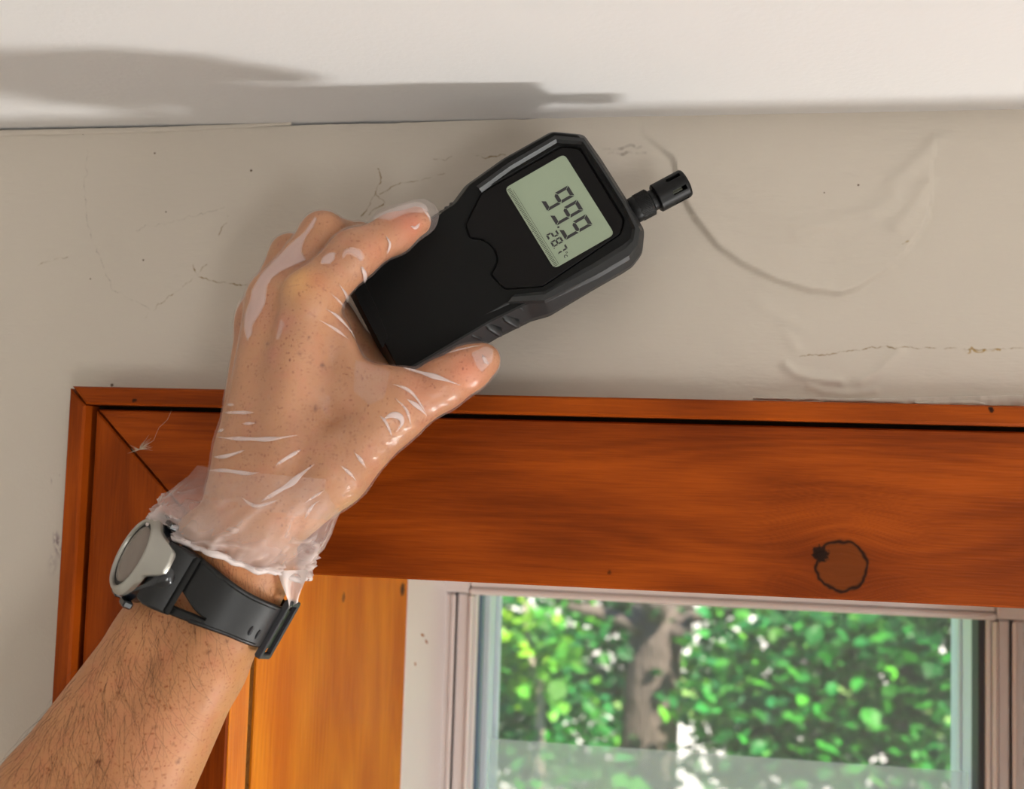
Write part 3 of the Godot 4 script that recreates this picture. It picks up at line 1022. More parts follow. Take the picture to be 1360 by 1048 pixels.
func outdoors() -> void:
	var bark := mat("bark", Color(0.40, 0.365, 0.35), 0.9, 0.2)
	bark.heightmap_enabled = true
	bark.heightmap_texture = noise_tex(81, 0.03, 512, 5)
	bark.heightmap_scale = 2.0
	bark.uv1_triplanar = true
	bark.uv1_scale = Vector3(2.2, 0.5, 2.2)
	var leaf := mat("leaf", Color(1, 1, 1), 0.5, 0.4)
	leaf.vertex_color_use_as_albedo = true
	leaf.backlight_enabled = true
	leaf.backlight = Color(0.75, 0.75, 0.75)
	var lm := leaf_mesh(leaf, 1.0, 0.95)
	var greens := [Color(0.15, 0.47, 0.16), Color(0.11, 0.38, 0.16), Color(0.22, 0.56, 0.18), Color(0.14, 0.45, 0.25), Color(0.08, 0.30, 0.12), Color(0.36, 0.64, 0.18)]
	var s: MeshInstance3D
	var g: Geo
	# ground and what shows pale between the leaves
	var grass := mat("lawn", Color(0.52, 0.66, 0.36), 0.95, 0.1)
	grass.albedo_texture = null
	s = part("ground", slab(Vector3(-30, -3.3, -60), Vector3(30, -3.0, -0.34)), grass, self)
	tag(s, "sunlit lawn below the window", "lawn", "", "structure")
	var gravel := mat("pale_drive", Color(0.88, 0.86, 0.83), 0.95, 0.1)
	g = slab(Vector3(-28, -3.0, -21), Vector3(28, -2.97, -15))
	slab(Vector3(-9.0, -3.0, -40), Vector3(14.0, -2.97, -26), g)
	s = part("driveway", g, gravel, self)
	tag(s, "pale sunlit drive seen in bits between the leaves", "driveway", "", "structure")
	# the tree
	var foot := at(872, 960, -5.6)
	foot.y = -3.0
	var t := thing("maple_tree", "grey-barked leafy tree with a forked trunk filling the window view", "tree", foot)
	g = Geo.new()
	var top := at(868, 840, -5.6)
	var pts := PackedVector3Array()
	var rad := []
	for i in 25:
		var k := i / 24.0
		var p := Vector3(foot.x, -3.0, foot.z).lerp(Vector3(top.x, top.y + 0.15, top.z), k)
		pts.append(p + Vector3(0.03 * sin(k * 7.0), 0, 0.03 * cos(k * 5.0)))
		rad.append(lerpf(0.23, 0.150, k) + 0.10 * exp(-k * 14.0))
	g.tube(pts, rad, 20)
	part("trunk", g, bark, t)
	for q in [[[868, 850], [830, 700, -5.2], 0.075, 0.05], [[872, 850], [915, 690, -6.0], 0.085, 0.05], [[860, 840], [720, 770, -5.0], 0.05, 0.02], [[880, 840], [1010, 790, -5.3], 0.055, 0.025], [[868, 830], [870, 560, -6.4], 0.07, 0.03]]:
		g = Geo.new()
		branch(g, at(q[0][0], q[0][1], -5.6), at(q[1][0], q[1][1], q[1][2]), q[2], q[3], 0.2, int(q[1][0]))
		part("branch", g, bark, t)
	var cl := []
	for i in 135:
		var z := rng.randf_range(-6.9, -4.0)
		var x := rng.randf_range(-3.4, 4.6)
		if absf(x) < 1.0: z = rng.randf_range(-7.6, -6.6)
		var y := rng.randf_range(-0.9, 4.2)
		cl.append([Vector3(foot.x + x, y, z), rng.randf_range(0.30, 0.55)])
	# boughs hanging before and beside the trunk
	for q in [[700, 820], [745, 860], [700, 905], [770, 800], [800, 850], [830, 800], [790, 930], [735, 945], [680, 870], [815, 890], [845, 805], [940, 810], [985, 850], [960, 900], [1015, 815], [1050, 870], [1100, 830], [1150, 870], [1200, 840], [1240, 890], [1120, 910], [1175, 930], [1235, 960], [1060, 940], [1010, 960], [960, 970], [670, 950], [1190, 800], [1085, 800], [1255, 820], [905, 900], [1000, 905], [700, 1000], [760, 1010], [960, 1020], [1040, 1005], [1100, 985], [1160, 1000], [1230, 1010], [1130, 1035], [800, 1030]]:
		var z := rng.randf_range(-5.4, -4.4)
		if q[0] > 765 and q[0] < 980: z = -6.7
		cl.append([at(q[0], q[1], z), rng.randf_range(0.26, 0.40)])
		if z > -6.0: cl.append([at(q[0] + rng.randf_range(-25, 25), q[1] + rng.randf_range(-25, 25), z - 0.5), rng.randf_range(0.26, 0.40)])
	foliage("foliage", t, cl, 110, lm, greens, 0.088)
	# a second, thinner tree to the left with a pale stem
	foot = at(700, 960, -4.4)
	t = thing("young_tree", "thin young tree with a pale grey stem, left in the window view", "tree", Vector3(foot.x, -3, foot.z))
	g = Geo.new()
	var p0 := Vector3(foot.x + 0.1, -3, foot.z)
	g.tube(PackedVector3Array([p0, at(718, 915, -4.4), at(702, 870, -4.4), at(697, 800, -4.4), at(692, 700, -4.4)]), [0.045, 0.022, 0.018, 0.014, 0.01], 10)
	var pale := mat("pale_bark", Color(0.62, 0.58, 0.54), 0.85, 0.2)
	part("stem", g, pale, t)
	cl = []
	for q in [[680, 830], [715, 830], [690, 880], [660, 810], [725, 895], [700, 760], [660, 900]]:
		cl.append([at(q[0], q[1], -4.4 + rng.randf_range(-0.2, 0.2)), 0.24])
	foliage("foliage", t, cl, 45, lm, [Color(0.40, 0.62, 0.16), Color(0.55, 0.72, 0.18), Color(0.26, 0.54, 0.2)], 0.09)
	# shrubs beyond
	var k := 0
	for q in [[-6.0, -11.5, 2.1, "rounded dark green shrub beyond the tree, farthest to the left"], [-2.6, -12.6, 2.5, "tall dark green shrub behind the trunk"], [1.2, -11.0, 1.8, "bright green shrub right of the trunk"], [3.9, -12.0, 2.3, "large green shrub at the right edge of the window view"]]:
		var sh := thing("shrub", q[3], "shrub", Vector3(q[0], -3, q[1]), "shrubs beyond the tree")
		g = Geo.new()
		for i in 5: g.tube(PackedVector3Array([Vector3(q[0], -3, q[1]), Vector3(q[0] + 0.5 * (i - 2), -3 + q[2] * 0.7, q[1] + 0.3 * sin(i * 2.0))]), [0.05, 0.015], 6)
		part("stem", g, bark, sh)
		cl = []
		for i in 26:
			var a := rng.randf() * TAU
			var rr: float = sqrt(rng.randf()) * q[2] * 0.62
			cl.append([Vector3(q[0] + cos(a) * rr, -3 + rng.randf_range(0.1, 0.85) * q[2], q[1] + sin(a) * rr), 0.42])
		foliage("foliage", sh, cl, 55, lm, greens if k % 2 else [Color(0.16, 0.42, 0.18), Color(0.2, 0.5, 0.2), Color(0.13, 0.36, 0.2)], 0.13)
		k += 1

# ---------------------------------------------------------------- the meter
func meter() -> void:
	var base := at(600, 420, 0.023)
	var t := thing("humidity_meter", "black handheld humidity meter with grey display reading 99.9, held up before the wall", "meter", base)
	var C := func(pts: Array, z: float) -> PackedVector2Array:      # outline given in a 2.615x crop
		var o := []
		for i in range(0, pts.size(), 2): o.append([440.0 + pts[i] / 2.615, 150.0 + pts[i + 1] / 2.615])
		return poly_at(o, z)
	var outline: PackedVector2Array = C.call([770, 58, 885, 66, 945, 150, 1040, 300, 1100, 405, 1092, 482, 1055, 532, 930, 606, 768, 706, 700, 726, 650, 752, 585, 785, 257, 985, 36, 567, 330, 388, 425, 322, 470, 258, 600, 160], 0.047)
	var sharp := outline
	var off := func(d: float) -> PackedVector2Array: return rounded(inset(sharp, d), 0.0022 - d * 0.2, 3)
	outline = off.call(0.0)
	var front: PackedVector2Array = off.call(0.0050)
	var rim: PackedVector2Array = off.call(0.0058)
	var g := Geo.new()
	# rear shell
	g.wall(off.call(0.0070), 0.0230, off.call(0.0030), 0.0262)
	g.wall(off.call(0.0030), 0.0262, off.call(0.0004), 0.0418)
	g.cap(off.call(0.0070), 0.0230, false)
	part("rear_shell", g, M.rubber_dark, t)
	# front shell: seam, bevel, rim, and the recess for the panel
	var panel: PackedVector2Array = C.call([465, 400, 520, 284, 800, 113, 862, 120, 1017, 372, 1006, 420, 732, 612, 602, 622, 553, 572, 572, 545, 578, 515, 566, 480, 545, 460, 515, 446, 482, 446], 0.0610)
	panel = rounded(panel, 0.0016, 3)
	g = Geo.new()
	g.wall(off.call(0.0016), 0.0410, off.call(0.0016), 0.0426)
	g.wall(off.call(0.0016), 0.0426, outline, 0.0434)
	g.wall(outline, 0.0434, off.call(0.0002), 0.0480)
	g.wall(off.call(0.0002), 0.0480, front, 0.0600)
	part("bevel", g, M.rubber, t)  # the lighter rubber colour imitates light falling on this slope
	g = Geo.new()
	g.wall(front, 0.0600, rim, 0.0612)
	var hole := inset(panel, -0.0009)
	# the face round the hole, in two halves
	var pax := at(910, 240, 0.06) - at(848, 275, 0.06)
	var ax2 := Vector2(pax.x, pax.y).normalized()
	var hi_ := [0, 0]
	var ri_ := [0, 0]
	for e in 2:
		var best := -9.0
		for i in hole.size():
			var v := hole[i].dot(ax2) * (1.0 if e == 0 else -1.0)
			if v > best: best = v; hi_[e] = i
		best = 9.0
		for j in rim.size():
			var v := hole[hi_[e]].distance_to(rim[j])
			if v < best: best = v; ri_[e] = j
	for e in 2:
		var half := PackedVector2Array()
		var j: int = ri_[e]
		while true:
			half.append(rim[j])
			if j == ri_[1 - e]: break
			j = (j + 1) % rim.size()
		j = hi_[1 - e]
		while true:
			half.append(hole[j])
			if j == hi_[e]: break
			j = (j + hole.size() - 1) % hole.size()
		g.cap(half, 0.0612)
	var lip := inset(panel, -0.0003)
	for i in hole.size():
		var k := (i + 1) % hole.size()
		g.quad(Vector3(hole[k].x, hole[k].y, 0.0612), Vector3(hole[i].x, hole[i].y, 0.0612), Vector3(lip[i].x, lip[i].y, 0.0602), Vector3(lip[k].x, lip[k].y, 0.0602))
		g.quad(Vector3(lip[k].x, lip[k].y, 0.0602), Vector3(lip[i].x, lip[i].y, 0.0602), Vector3(lip[i].x, lip[i].y, 0.0590), Vector3(lip[k].x, lip[k].y, 0.0590))
	part("front_shell", g, M.rubber_face, t)
	# raised shoulder band round the head, with its bright inner slope
	var head: PackedVector2Array = C.call([500, 262, 612, 176, 775, 74, 878, 82, 935, 166, 1030, 315, 1082, 410, 1072, 470, 1040, 512, 925, 582, 742, 672, 610, 678], 0.0612)
	var inner: PackedVector2Array = C.call([520, 284, 622, 205, 782, 104, 868, 108, 922, 186, 1012, 330, 1044, 404, 1038, 436, 1012, 458, 905, 528, 738, 628, 640, 640], 0.0612)
	g = Geo.new()
	for i in head.size() - 1:
		# ridge of four lines: outer foot, outer crest, inner crest, inner foot
		var a0 := head[i]
		var a1 := head[i + 1]
		var b0 := inner[i]
		var b1 := inner[i + 1]
		var P := func(u: Vector2, w: Vector2, k: float, z: float) -> Vector3:
			var m := u.lerp(w, k)
			return Vector3(m.x, m.y, z)
		for q in [[0.0, 0.0606, 0.18, 0.0628], [0.18, 0.0628, 0.62, 0.0630], [0.62, 0.0630, 1.0, 0.0608]]:
			g.quad(P.call(a0, b0, q[0], q[1]), P.call(a1, b1, q[0], q[1]), P.call(a1, b1, q[2], q[3]), P.call(a0, b0, q[2], q[3]))
	for i in g.n.size():
		if g.n[i].z < 0: g.n[i] = -g.n[i]
	var rb := part("shoulder_band", g, M.rubber, t)
	# display panel
	g = Geo.new()
	g.wall(panel, 0.0585, panel, 0.0604)
	g.wall(panel, 0.0604, inset(panel, 0.0005), 0.0607)
	g.cap(inset(panel, 0.0005), 0.0607)
	var pn := part("display_panel", g, M.panel_black, t)
	# the display: its own axes from the corners of the glass
	var z := 0.0607
	var A := at(669.5, 252.5, z)
	var U := at(736, 360.5, z) - A         # reading direction
	var W := at(749, 204, z) - A       # towards the probe: up for the reader
	var lcd := PackedVector2Array()
	for q in [[0, 0], [1, 0], [1, 1], [0, 1]]:
		var p: Vector3 = A + U * q[0] + W * q[1]
		lcd.append(Vector2(p.x, p.y))
	lcd = rounded(ccw(lcd), 0.0026, 4)
	g = Geo.new()
	g.wall(lcd, z - 0.0002, lcd, z + 0.0002)
	g.cap(lcd, z + 0.0002)
	var dp := part("display", g, M.lcd, t)
	tag(dp, "grey-green liquid crystal display")
	var ink := Geo.new()
	var zi := z + 0.0003
	var D := func(gg: Geo, pts: Array) -> void:
		var pl := PackedVector2Array()
		for q in pts:
			var p: Vector3 = A + U * q[0] + W * q[1]
			pl.append(Vector2(p.x, p.y))
		gg.cap(ccw(pl), zi)
	# seven segment digits: origin (left, bottom), width, height in shares of the display
	var seg := func(gg: Geo, x: float, y: float, w: float, h: float, th: float, tv: float, on: String) -> void:
		var e := 0.006
		var m := y + h * 0.5
		var shapes := {
			"a": [[x + e, y + h], [x + w - e, y + h], [x + w - th, y + h - tv], [x + th, y + h - tv]],
			"d": [[x + e, y], [x + th, y + tv], [x + w - th, y + tv], [x + w - e, y]],
			"g": [[x + th * 0.45, m], [x + th, m + tv * 0.5], [x + w - th, m + tv * 0.5], [x + w - th * 0.45, m], [x + w - th, m - tv * 0.5], [x + th, m - tv * 0.5]],
			"f": [[x, y + h - e], [x + th, y + h - tv - e], [x + th, m + tv * 0.6], [x, m + e]],
			"e": [[x, m - e], [x + th, m - tv * 0.6], [x + th, y + tv + e], [x, y + e]],
			"b": [[x + w, y + h - e], [x + w, m + e], [x + w - th, m + tv * 0.6], [x + w - th, y + h - tv - e]],
			"c": [[x + w, m - e], [x + w, y + e], [x + w - th, y + tv + e], [x + w - th, m - tv * 0.6]],
		}
		for k in on: D.call(gg, shapes[k])
	# 99.9
	for k in 3: seg.call(ink, 0.310 + 0.179 * k, 0.355, 0.132, 0.45, 0.031, 0.055, "abfgcd")
	D.call(ink, [[0.634, 0.350], [0.652, 0.350], [0.652, 0.380], [0.634, 0.380]])
	# 28.7 and its degree sign
	seg.call(ink, 0.650, 0.148, 0.066, 0.175, 0.016, 0.028, "abged")
	seg.call(ink, 0.737, 0.148, 0.066, 0.175, 0.016, 0.028, "abcdefg")
	seg.call(ink, 0.826, 0.148, 0.062, 0.175, 0.016, 0.028, "abc")
	D.call(ink, [[0.810, 0.146], [0.820, 0.146], [0.820, 0.162], [0.810, 0.162]])
	for q in [[0.917, 0.275, 0.010, 0.005], [0.949, 0.235, 0.019, 0.008]]:
		for i in (16 if q[2] < 0.015 else 12):
			var o := 0.0 if q[2] < 0.015 else 0.9
			var a0 := o + (TAU - 2.0 * o) * i / (16.0 if q[2] < 0.015 else 12.0)
			var a1 := o + (TAU - 2.0 * o) * (i + 1) / (16.0 if q[2] < 0.015 else 12.0)
			var ky := 1.46
			var r0: float = q[2]
			var r1: float = q[2] - q[3]
			D.call(ink, [[q[0] + cos(a0) * r0, q[1] + sin(a0) * r0 * ky], [q[0] + cos(a1) * r0, q[1] + sin(a1) * r0 * ky], [q[0] + cos(a1) * r1, q[1] + sin(a1) * r1 * ky], [q[0] + cos(a0) * r1, q[1] + sin(a0) * r1 * ky]])
	part("display_digits", ink, M.ink, dp)
	# the bar scale along the lower edge
	var bars := Geo.new()
	D.call(bars, [[0.06, 0.088], [0.985, 0.088], [0.985, 0.094], [0.06, 0.094]])
	for i in 56:
		var x := 0.03 + 0.945 * i / 55.0
		var h := 0.058 if i % 5 == 0 else 0.050
		D.call(bars, [[x, 0.072 - h], [x + 0.0075, 0.072 - h], [x + 0.0075, 0.072], [x, 0.072]])
	part("bar_scale", bars, M.ink_faint, dp)
	# grip: three oblique ribs on the lower right flank and the bright edge above them
	g = Geo.new()
	var E := func(x: float, y: float, zz: float) -> Vector3: return at(440.0 + x / 2.615, 150.0 + y / 2.615, zz)
	g.tube(PackedVector3Array([E.call(445, 772, 0.0600), E.call(530, 720, 0.0604), E.call(612, 676, 0.0606), E.call(660, 690, 0.0590), E.call(668, 698, 0.0575)]), [0.0004, 0.0008, 0.0009, 0.0008, 0.0003], 8)
	part("grip_edge", g, M.rubber, t)
	for q in [[478, 772, 520, 786], [536, 745, 588, 772], [592, 714, 648, 742]]:
		g = Geo.new()
		g.tube(PackedVector3Array([E.call(q[0], q[1], 0.0590), E.call(lerpf(q[0], q[2], 0.3), lerpf(q[1], q[3], 0.3), 0.0575), E.call(q[2], q[3], 0.0520), E.call(q[2] + 10, q[3] + 10, 0.0470)]), [0.0008, 0.0025, 0.0028, 0.0008], 8, true, 0.6)
		part("grip_rib", g, M.rubber, t)
	# small ribs on the upper left flank, by the index finger
	for i in 4:
		g = Geo.new()
		var xx := 372.0 + 17.0 * i
		var yy := 372.0 - 14.0 * i
		g.tube(PackedVector3Array([E.call(xx + 10, yy + 8, 0.0585), E.call(xx - 2, yy - 2, 0.0530), E.call(xx - 2, yy - 2, 0.0470)]), [0.0006, 0.0014, 0.0008], 6)
		part("grip_rib", g, M.rubber, t)
	# bottom cover
	g = Geo.new()
	var dpoly: PackedVector2Array = C.call([62, 590, 120, 600, 168, 700, 205, 800, 182, 838, 108, 694], 0.0612)
	dpoly = rounded(dpoly, 0.001, 2)
	g.wall(dpoly, 0.0600, inset(dpoly, 0.0004), 0.0617)
	g.cap(inset(dpoly, 0.0004), 0.0617)
	part("battery_cover", g, M.rubber_dark, t)
	# probe
	var p0 := at(849, 275.5, 0.043)
	var p1 := at(917, 237.5, 0.043)
	var ax := (p1 - p0).normalized()
	var s := Vector3(0, 0, 1).cross(ax).normalized()
	var up := ax.cross(s)
	var lathe := func(prof: Array, sides: int, knurl: float) -> Geo:
		var q := Geo.new()
		var rows := []
		for j in prof.size():
			var row := PackedVector3Array()
			for i in sides:
				var a := TAU * i / sides
				var r: float = prof[j][1]
				if knurl > 0.0 and prof[j].size() > 2: r += 1.7 * knurl * (1.0 if (i + j) % 4 < 2 and (i - j + 400) % 4 < 2 else 0.0)
				row.append(p0 + ax * prof[j][0] + (s * cos(a) + up * sin(a)) * r)
			rows.append(row)
		q.grid(rows, true, true)
		return q
	var prof := [[-0.004, 0.0], [-0.004, 0.0066], [0.0012, 0.0066]]
	for i in 25: prof.append([0.0013 + 0.0068 * i / 24.0, 0.0066, 1])
	prof.append_array([[0.0085, 0.0062], [0.0086, 0.0]])
	part("probe_collar", lathe.call(prof, 96, 0.00028), M.plastic_black, t)
	part("probe_neck", lathe.call([[0.006, 0.0], [0.006, 0.0053], [0.0122, 0.0053], [0.0122, 0.0]], 32, 0.0), M.plastic_black, t)
	# slotted cap: a tube with six windows, built in strips
	g = Geo.new()
	var c0 := 0.0113
	var c1 := 0.0285
	var ro := 0.0073
	var ri := 0.0060
	var Q := func(a: float, h: float, r: float) -> Vector3: return p0 + ax * h + (s * cos(a) + up * sin(a)) * r
	var n := 120
	var hs := [c0 + 0.0005, 0.0185, 0.0190, 0.0197, 0.0245, 0.0262, 0.0266, c1 - 0.0014]
	for i in n:
		var a0 := TAU * i / n
		var a1 := TAU * (i + 1) / n
		var inslot: bool = (i + 4) % 20 < 6
		var edge0: bool = (i + 4) % 20 == 0
		var edge1: bool = (i + 4) % 20 == 5
		for j in hs.size() - 1:
			var open: bool = inslot and ((j >= 2 and j <= 4) or (j == 1 and not edge0 and not edge1))
			if open: continue
			g.quad(Q.call(a1, hs[j], ro), Q.call(a0, hs[j], ro), Q.call(a0, hs[j + 1], ro), Q.call(a1, hs[j + 1], ro))
			g.quad(Q.call(a0, hs[j], ri), Q.call(a1, hs[j], ri), Q.call(a1, hs[j + 1], ri), Q.call(a0, hs[j + 1], ri))
		if edge0: g.quad(Q.call(a0, hs[2], ri), Q.call(a0, hs[2], ro), Q.call(a0, hs[5], ro), Q.call(a0, hs[5], ri))
		if edge1: g.quad(Q.call(a1, hs[2], ro), Q.call(a1, hs[2], ri), Q.call(a1, hs[5], ri), Q.call(a1, hs[5], ro))
		if inslot:
			g.quad(Q.call(a0, hs[5], ro), Q.call(a1, hs[5], ro), Q.call(a1, hs[5], ri), Q.call(a0, hs[5], ri))
			g.quad(Q.call(a1, hs[1], ro), Q.call(a0, hs[1], ro), Q.call(a0, hs[1], ri), Q.call(a1, hs[1], ri))
		for q in [[c0 + 0.0005, ro, c0, ro - 0.0006], [c0, ro - 0.0006, c0, 0.0]]:
			g.quad(Q.call(a0, q[0], q[1]), Q.call(a1, q[0], q[1]), Q.call(a1, q[2], q[3]), Q.call(a0, q[2], q[3]))
		for q in [[c1 - 0.0014, ro, c1 - 0.0004, ro - 0.0005], [c1 - 0.0004, ro - 0.0005, c1, ro - 0.0016], [c1, ro - 0.0016, c1, 0.0]]:
			g.quad(Q.call(a1, q[0], q[1]), Q.call(a0, q[0], q[1]), Q.call(a0, q[2], q[3]), Q.call(a1, q[2], q[3]))
	part("probe_cap", g, M.plastic_black, t)
	var sensor := mat("sensor_chip", Color(0.55, 0.56, 0.5), 0.5)
	g = Geo.new()
	g.box(p0 + ax * 0.0215, ax * 0.0035, s * 0.002, up * 0.0005)
	part("sensor", g, sensor, t)
	# the head leans towards the wall
	var along := at(910, 240, 0.043) - at(843, 279, 0.043)
	t.rotate(Vector3(0, 0, 1).cross(along.normalized()).normalized(), -deg_to_rad(-5.0))
	t.position += Vector3(-0.0032, 0.0006, 0.0)

# ---------------------------------------------------------------- arm, hand, glove
func hand_bones(fat: float) -> void:    # fat: millimetres added to every radius
	var f := fat
	# palm: one bone for each ray of the hand
	bone(300, 728, 0.100, 15 + f, 330, 600, 0.094, 14 + f)
	bone(330, 600, 0.094, 14 + f, 347, 425, 0.066, 11.5 + f)
	bone(316, 728, 0.104, 16 + f, 366, 398, 0.091, 12.5 + f)
	bone(334, 728, 0.102, 16 + f, 412, 396, 0.099, 12.5 + f)
	bone(340, 700, 0.100, 15 + f, 385, 600, 0.098, 17 + f)
	bone(385, 600, 0.098, 16 + f, 412, 480, 0.092, 13 + f)
	bone(330, 600, 0.080, 14 + f, 372, 440, 0.066, 12 + f)
	bone(400, 600, 0.082, 13 + f, 440, 480, 0.074, 9 + f)
	# palm behind the meter's lower end
	bone(380, 500, 0.064, 14 + f, 440, 436, 0.052, 10 + f)
	bone(430, 510, 0.066, 13 + f, 474, 470, 0.050, 8 + f)
	bone(446, 420, 0.050, 9 + f, 477, 466, 0.047, 8.2 + f)
	bone(477, 466, 0.047, 8.2 + f, 500, 494, 0.052, 8 + f)
	# thumb
	bone(368, 690, 0.100, 15 + f, 440, 622, 0.095, 17 + f)
	bone(440, 622, 0.095, 17 + f, 521, 551, 0.086, 13.0 + f)
	bone(521, 551, 0.086, 13.0 + f, 588, 510, 0.0790, 10.8 + f)
	bone(588, 510, 0.0790, 10.8 + f, 622, 489, 0.0745, 9.8 + f)
	bone(622, 489, 0.0745, 9.8 + f, 642, 478, 0.0725, 7.8 + f)
	# web between thumb and index finger
	bone(438, 440, 0.092, 9 + f, 470, 500, 0.090, 7 + f)
	bone(470, 500, 0.090, 7 + f, 530, 512, 0.088, 8.5 + f)
	bone(430, 520, 0.092, 12 + f, 490, 540, 0.090, 10 + f)
	# index finger
	bone(412, 396, 0.099, 12.0 + f, 470, 338, 0.090, 10.6 + f)
	bone(470, 338, 0.090, 10.4 + f, 523, 310, 0.0760, 8.8 + f)
	bone(523, 310, 0.0760, 8.6 + f, 553, 294, 0.0690, 7.0 + f)
	# middle finger: bent at the knuckle, then behind the meter
	bone(366, 398, 0.091, 12.0 + f, 429, 311, 0.0760, 10.0 + f)
	bone(429, 311, 0.0760, 9.8 + f, 478, 318, 0.0350, 7.6 + f)
	bone(478, 318, 0.0350, 7.8 + f, 520, 350, 0.0135, 6.0 + f)
	# ring finger
	bone(347, 425, 0.072, 11.5 + f, 386, 338, 0.0640, 9.2 + f)
	bone(386, 338, 0.0640, 9.0 + f, 432, 352, 0.0280, 7.4 + f)
	bone(432, 352, 0.0280, 7.6 + f, 478, 384, 0.0130, 5.8 + f)
	# little finger, hidden behind the hand
	bone(340, 470, 0.058, 10.5 + f, 366, 400, 0.0440, 8.0 + f)
	bone(366, 400, 0.0440, 7.6 + f, 408, 404, 0.0230, 6.4 + f)
	bone(408, 404, 0.0230, 6.6 + f, 446, 430, 0.0120, 5.4 + f)

func arm_bones() -> void:
	bone(288, 726, 0.094, 20, 213, 853, 0.101, 21)
	bone(334, 744, 0.093, 20.5, 262, 883, 0.101, 21)
	bone(213, 853, 0.101, 21, 84, 1068, 0.110, 30.5)
	bone(262, 883, 0.101, 21, 132, 1102, 0.110, 31)
	bone(84, 1068, 0.110, 30.5, -130, 1400, 0.140, 39)
	bone(132, 1102, 0.110, 31, -60, 1440, 0.140, 39)

var moles := []

func skin_color(p: Vector3, n: Vector3) -> Color:
	var a: float = _nA.get_noise_3d(p.x, p.y, p.z)
	var b: float = _nB.get_noise_3d(p.x, p.y, p.z)
	var col := Color(0.70, 0.475, 0.315)
	col = col.lerp(Color(0.755, 0.54, 0.36), clampf(0.5 + a, 0, 1) * 0.6)
	col = col.lerp(Color(0.71, 0.41, 0.29), clampf(b * 1.2, 0, 1) * 0.5)
	for q in _tints:
		var d := p.distance_squared_to(q[0])
		var r: float = q[1]
		if d < r * r * 4.0: col = col.lerp(q[2], q[3] * exp(-d / (r * r)))
	for q in moles:
		var d := p.distance_to(q[0])
		var r: float = q[1]
		if d < r * 1.5: col = col.lerp(Color(0.46, 0.26, 0.16), q[2] * (1.0 - smoothstep(r * 0.5, r * 1.5, d)))
	return col.srgb_to_linear()

var _nA: FastNoiseLite
var _nB: FastNoiseLite
var _nC: FastNoiseLite
var _tints := []

func skin_texture() -> Array:      # pores, fine freckles; multiplies the vertex colours
	var w := 768
	var im := Image.create(w, w, false, Image.FORMAT_RGB8)
	im.fill(Color.WHITE)
	var hm := Image.create(w, w, false, Image.FORMAT_L8)
	hm.fill(Color(0.6, 0.6, 0.6))
	var r2 := RandomNumberGenerator.new()
	r2.seed = 91
	for k in 900:
		var c := Vector2(r2.randf() * w, r2.randf() * w)
		var r := r2.randf_range(2.0, 6.5) if k > 60 else r2.randf_range(5.0, 9.0)
		var tone := Color(0.76, 0.60, 0.48).lerp(Color.WHITE, r2.randf_range(0.0, 0.6))
		var sq := r2.randf_range(0.7, 1.4)
		for j in range(int(-r * 1.6), int(r * 1.6) + 1):
			for i in range(int(-r * 1.6), int(r * 1.6) + 1):
				var d := Vector2(i * sq, j / sq).length()
				if d > r: continue
				var x := posmod(int(c.x) + i, w)
				var y := posmod(int(c.y) + j, w)
				im.set_pixel(x, y, im.get_pixel(x, y) * Color.WHITE.lerp(tone, 1.0 - smoothstep(r * 0.4, r, d)))
	for k in 9000:
		var c := Vector2i(r2.randi() % w, r2.randi() % w)
		var dir := Vector2.from_angle(r2.randf() * TAU)
		for i in r2.randi_range(3, 9):
			var q := Vector2(c) + dir * i
			var x := posmod(int(q.x), w)
			var y := posmod(int(q.y), w)
			hm.set_pixel(x, y, Color(0.25, 0.25, 0.25))
	return [ImageTexture.create_from_image(im), ImageTexture.create_from_image(hm)]

func no_bump(_p: Vector3) -> float:
	return 0.0

func no_paint(_p: Vector3, _n: Vector3) -> Color:
	return Color.WHITE

func glove_bump(p: Vector3) -> float:
	var low := smoothstep(1.985, 1.93, p.y)      # more wrinkles towards the wrist
	return (0.00030 + 0.00035 * low) * _nC.get_noise_3d(p.x * lerpf(1.0, 0.45, low), p.y * lerpf(0.55, 1.2, low), p.z)

func clip_below(g: Geo, o: Vector3, nrm: Vector3) -> void:     # drops what lies on the far side of a plane
	var keep := PackedInt32Array()
	for i in range(0, g.ix.size(), 3):
		if (g.v[g.ix[i]] - o).dot(nrm) > 0 and (g.v[g.ix[i + 1]] - o).dot(nrm) > 0 and (g.v[g.ix[i + 2]] - o).dot(nrm) > 0:
			keep.append_array([g.ix[i], g.ix[i + 1], g.ix[i + 2]])
	g.ix = keep

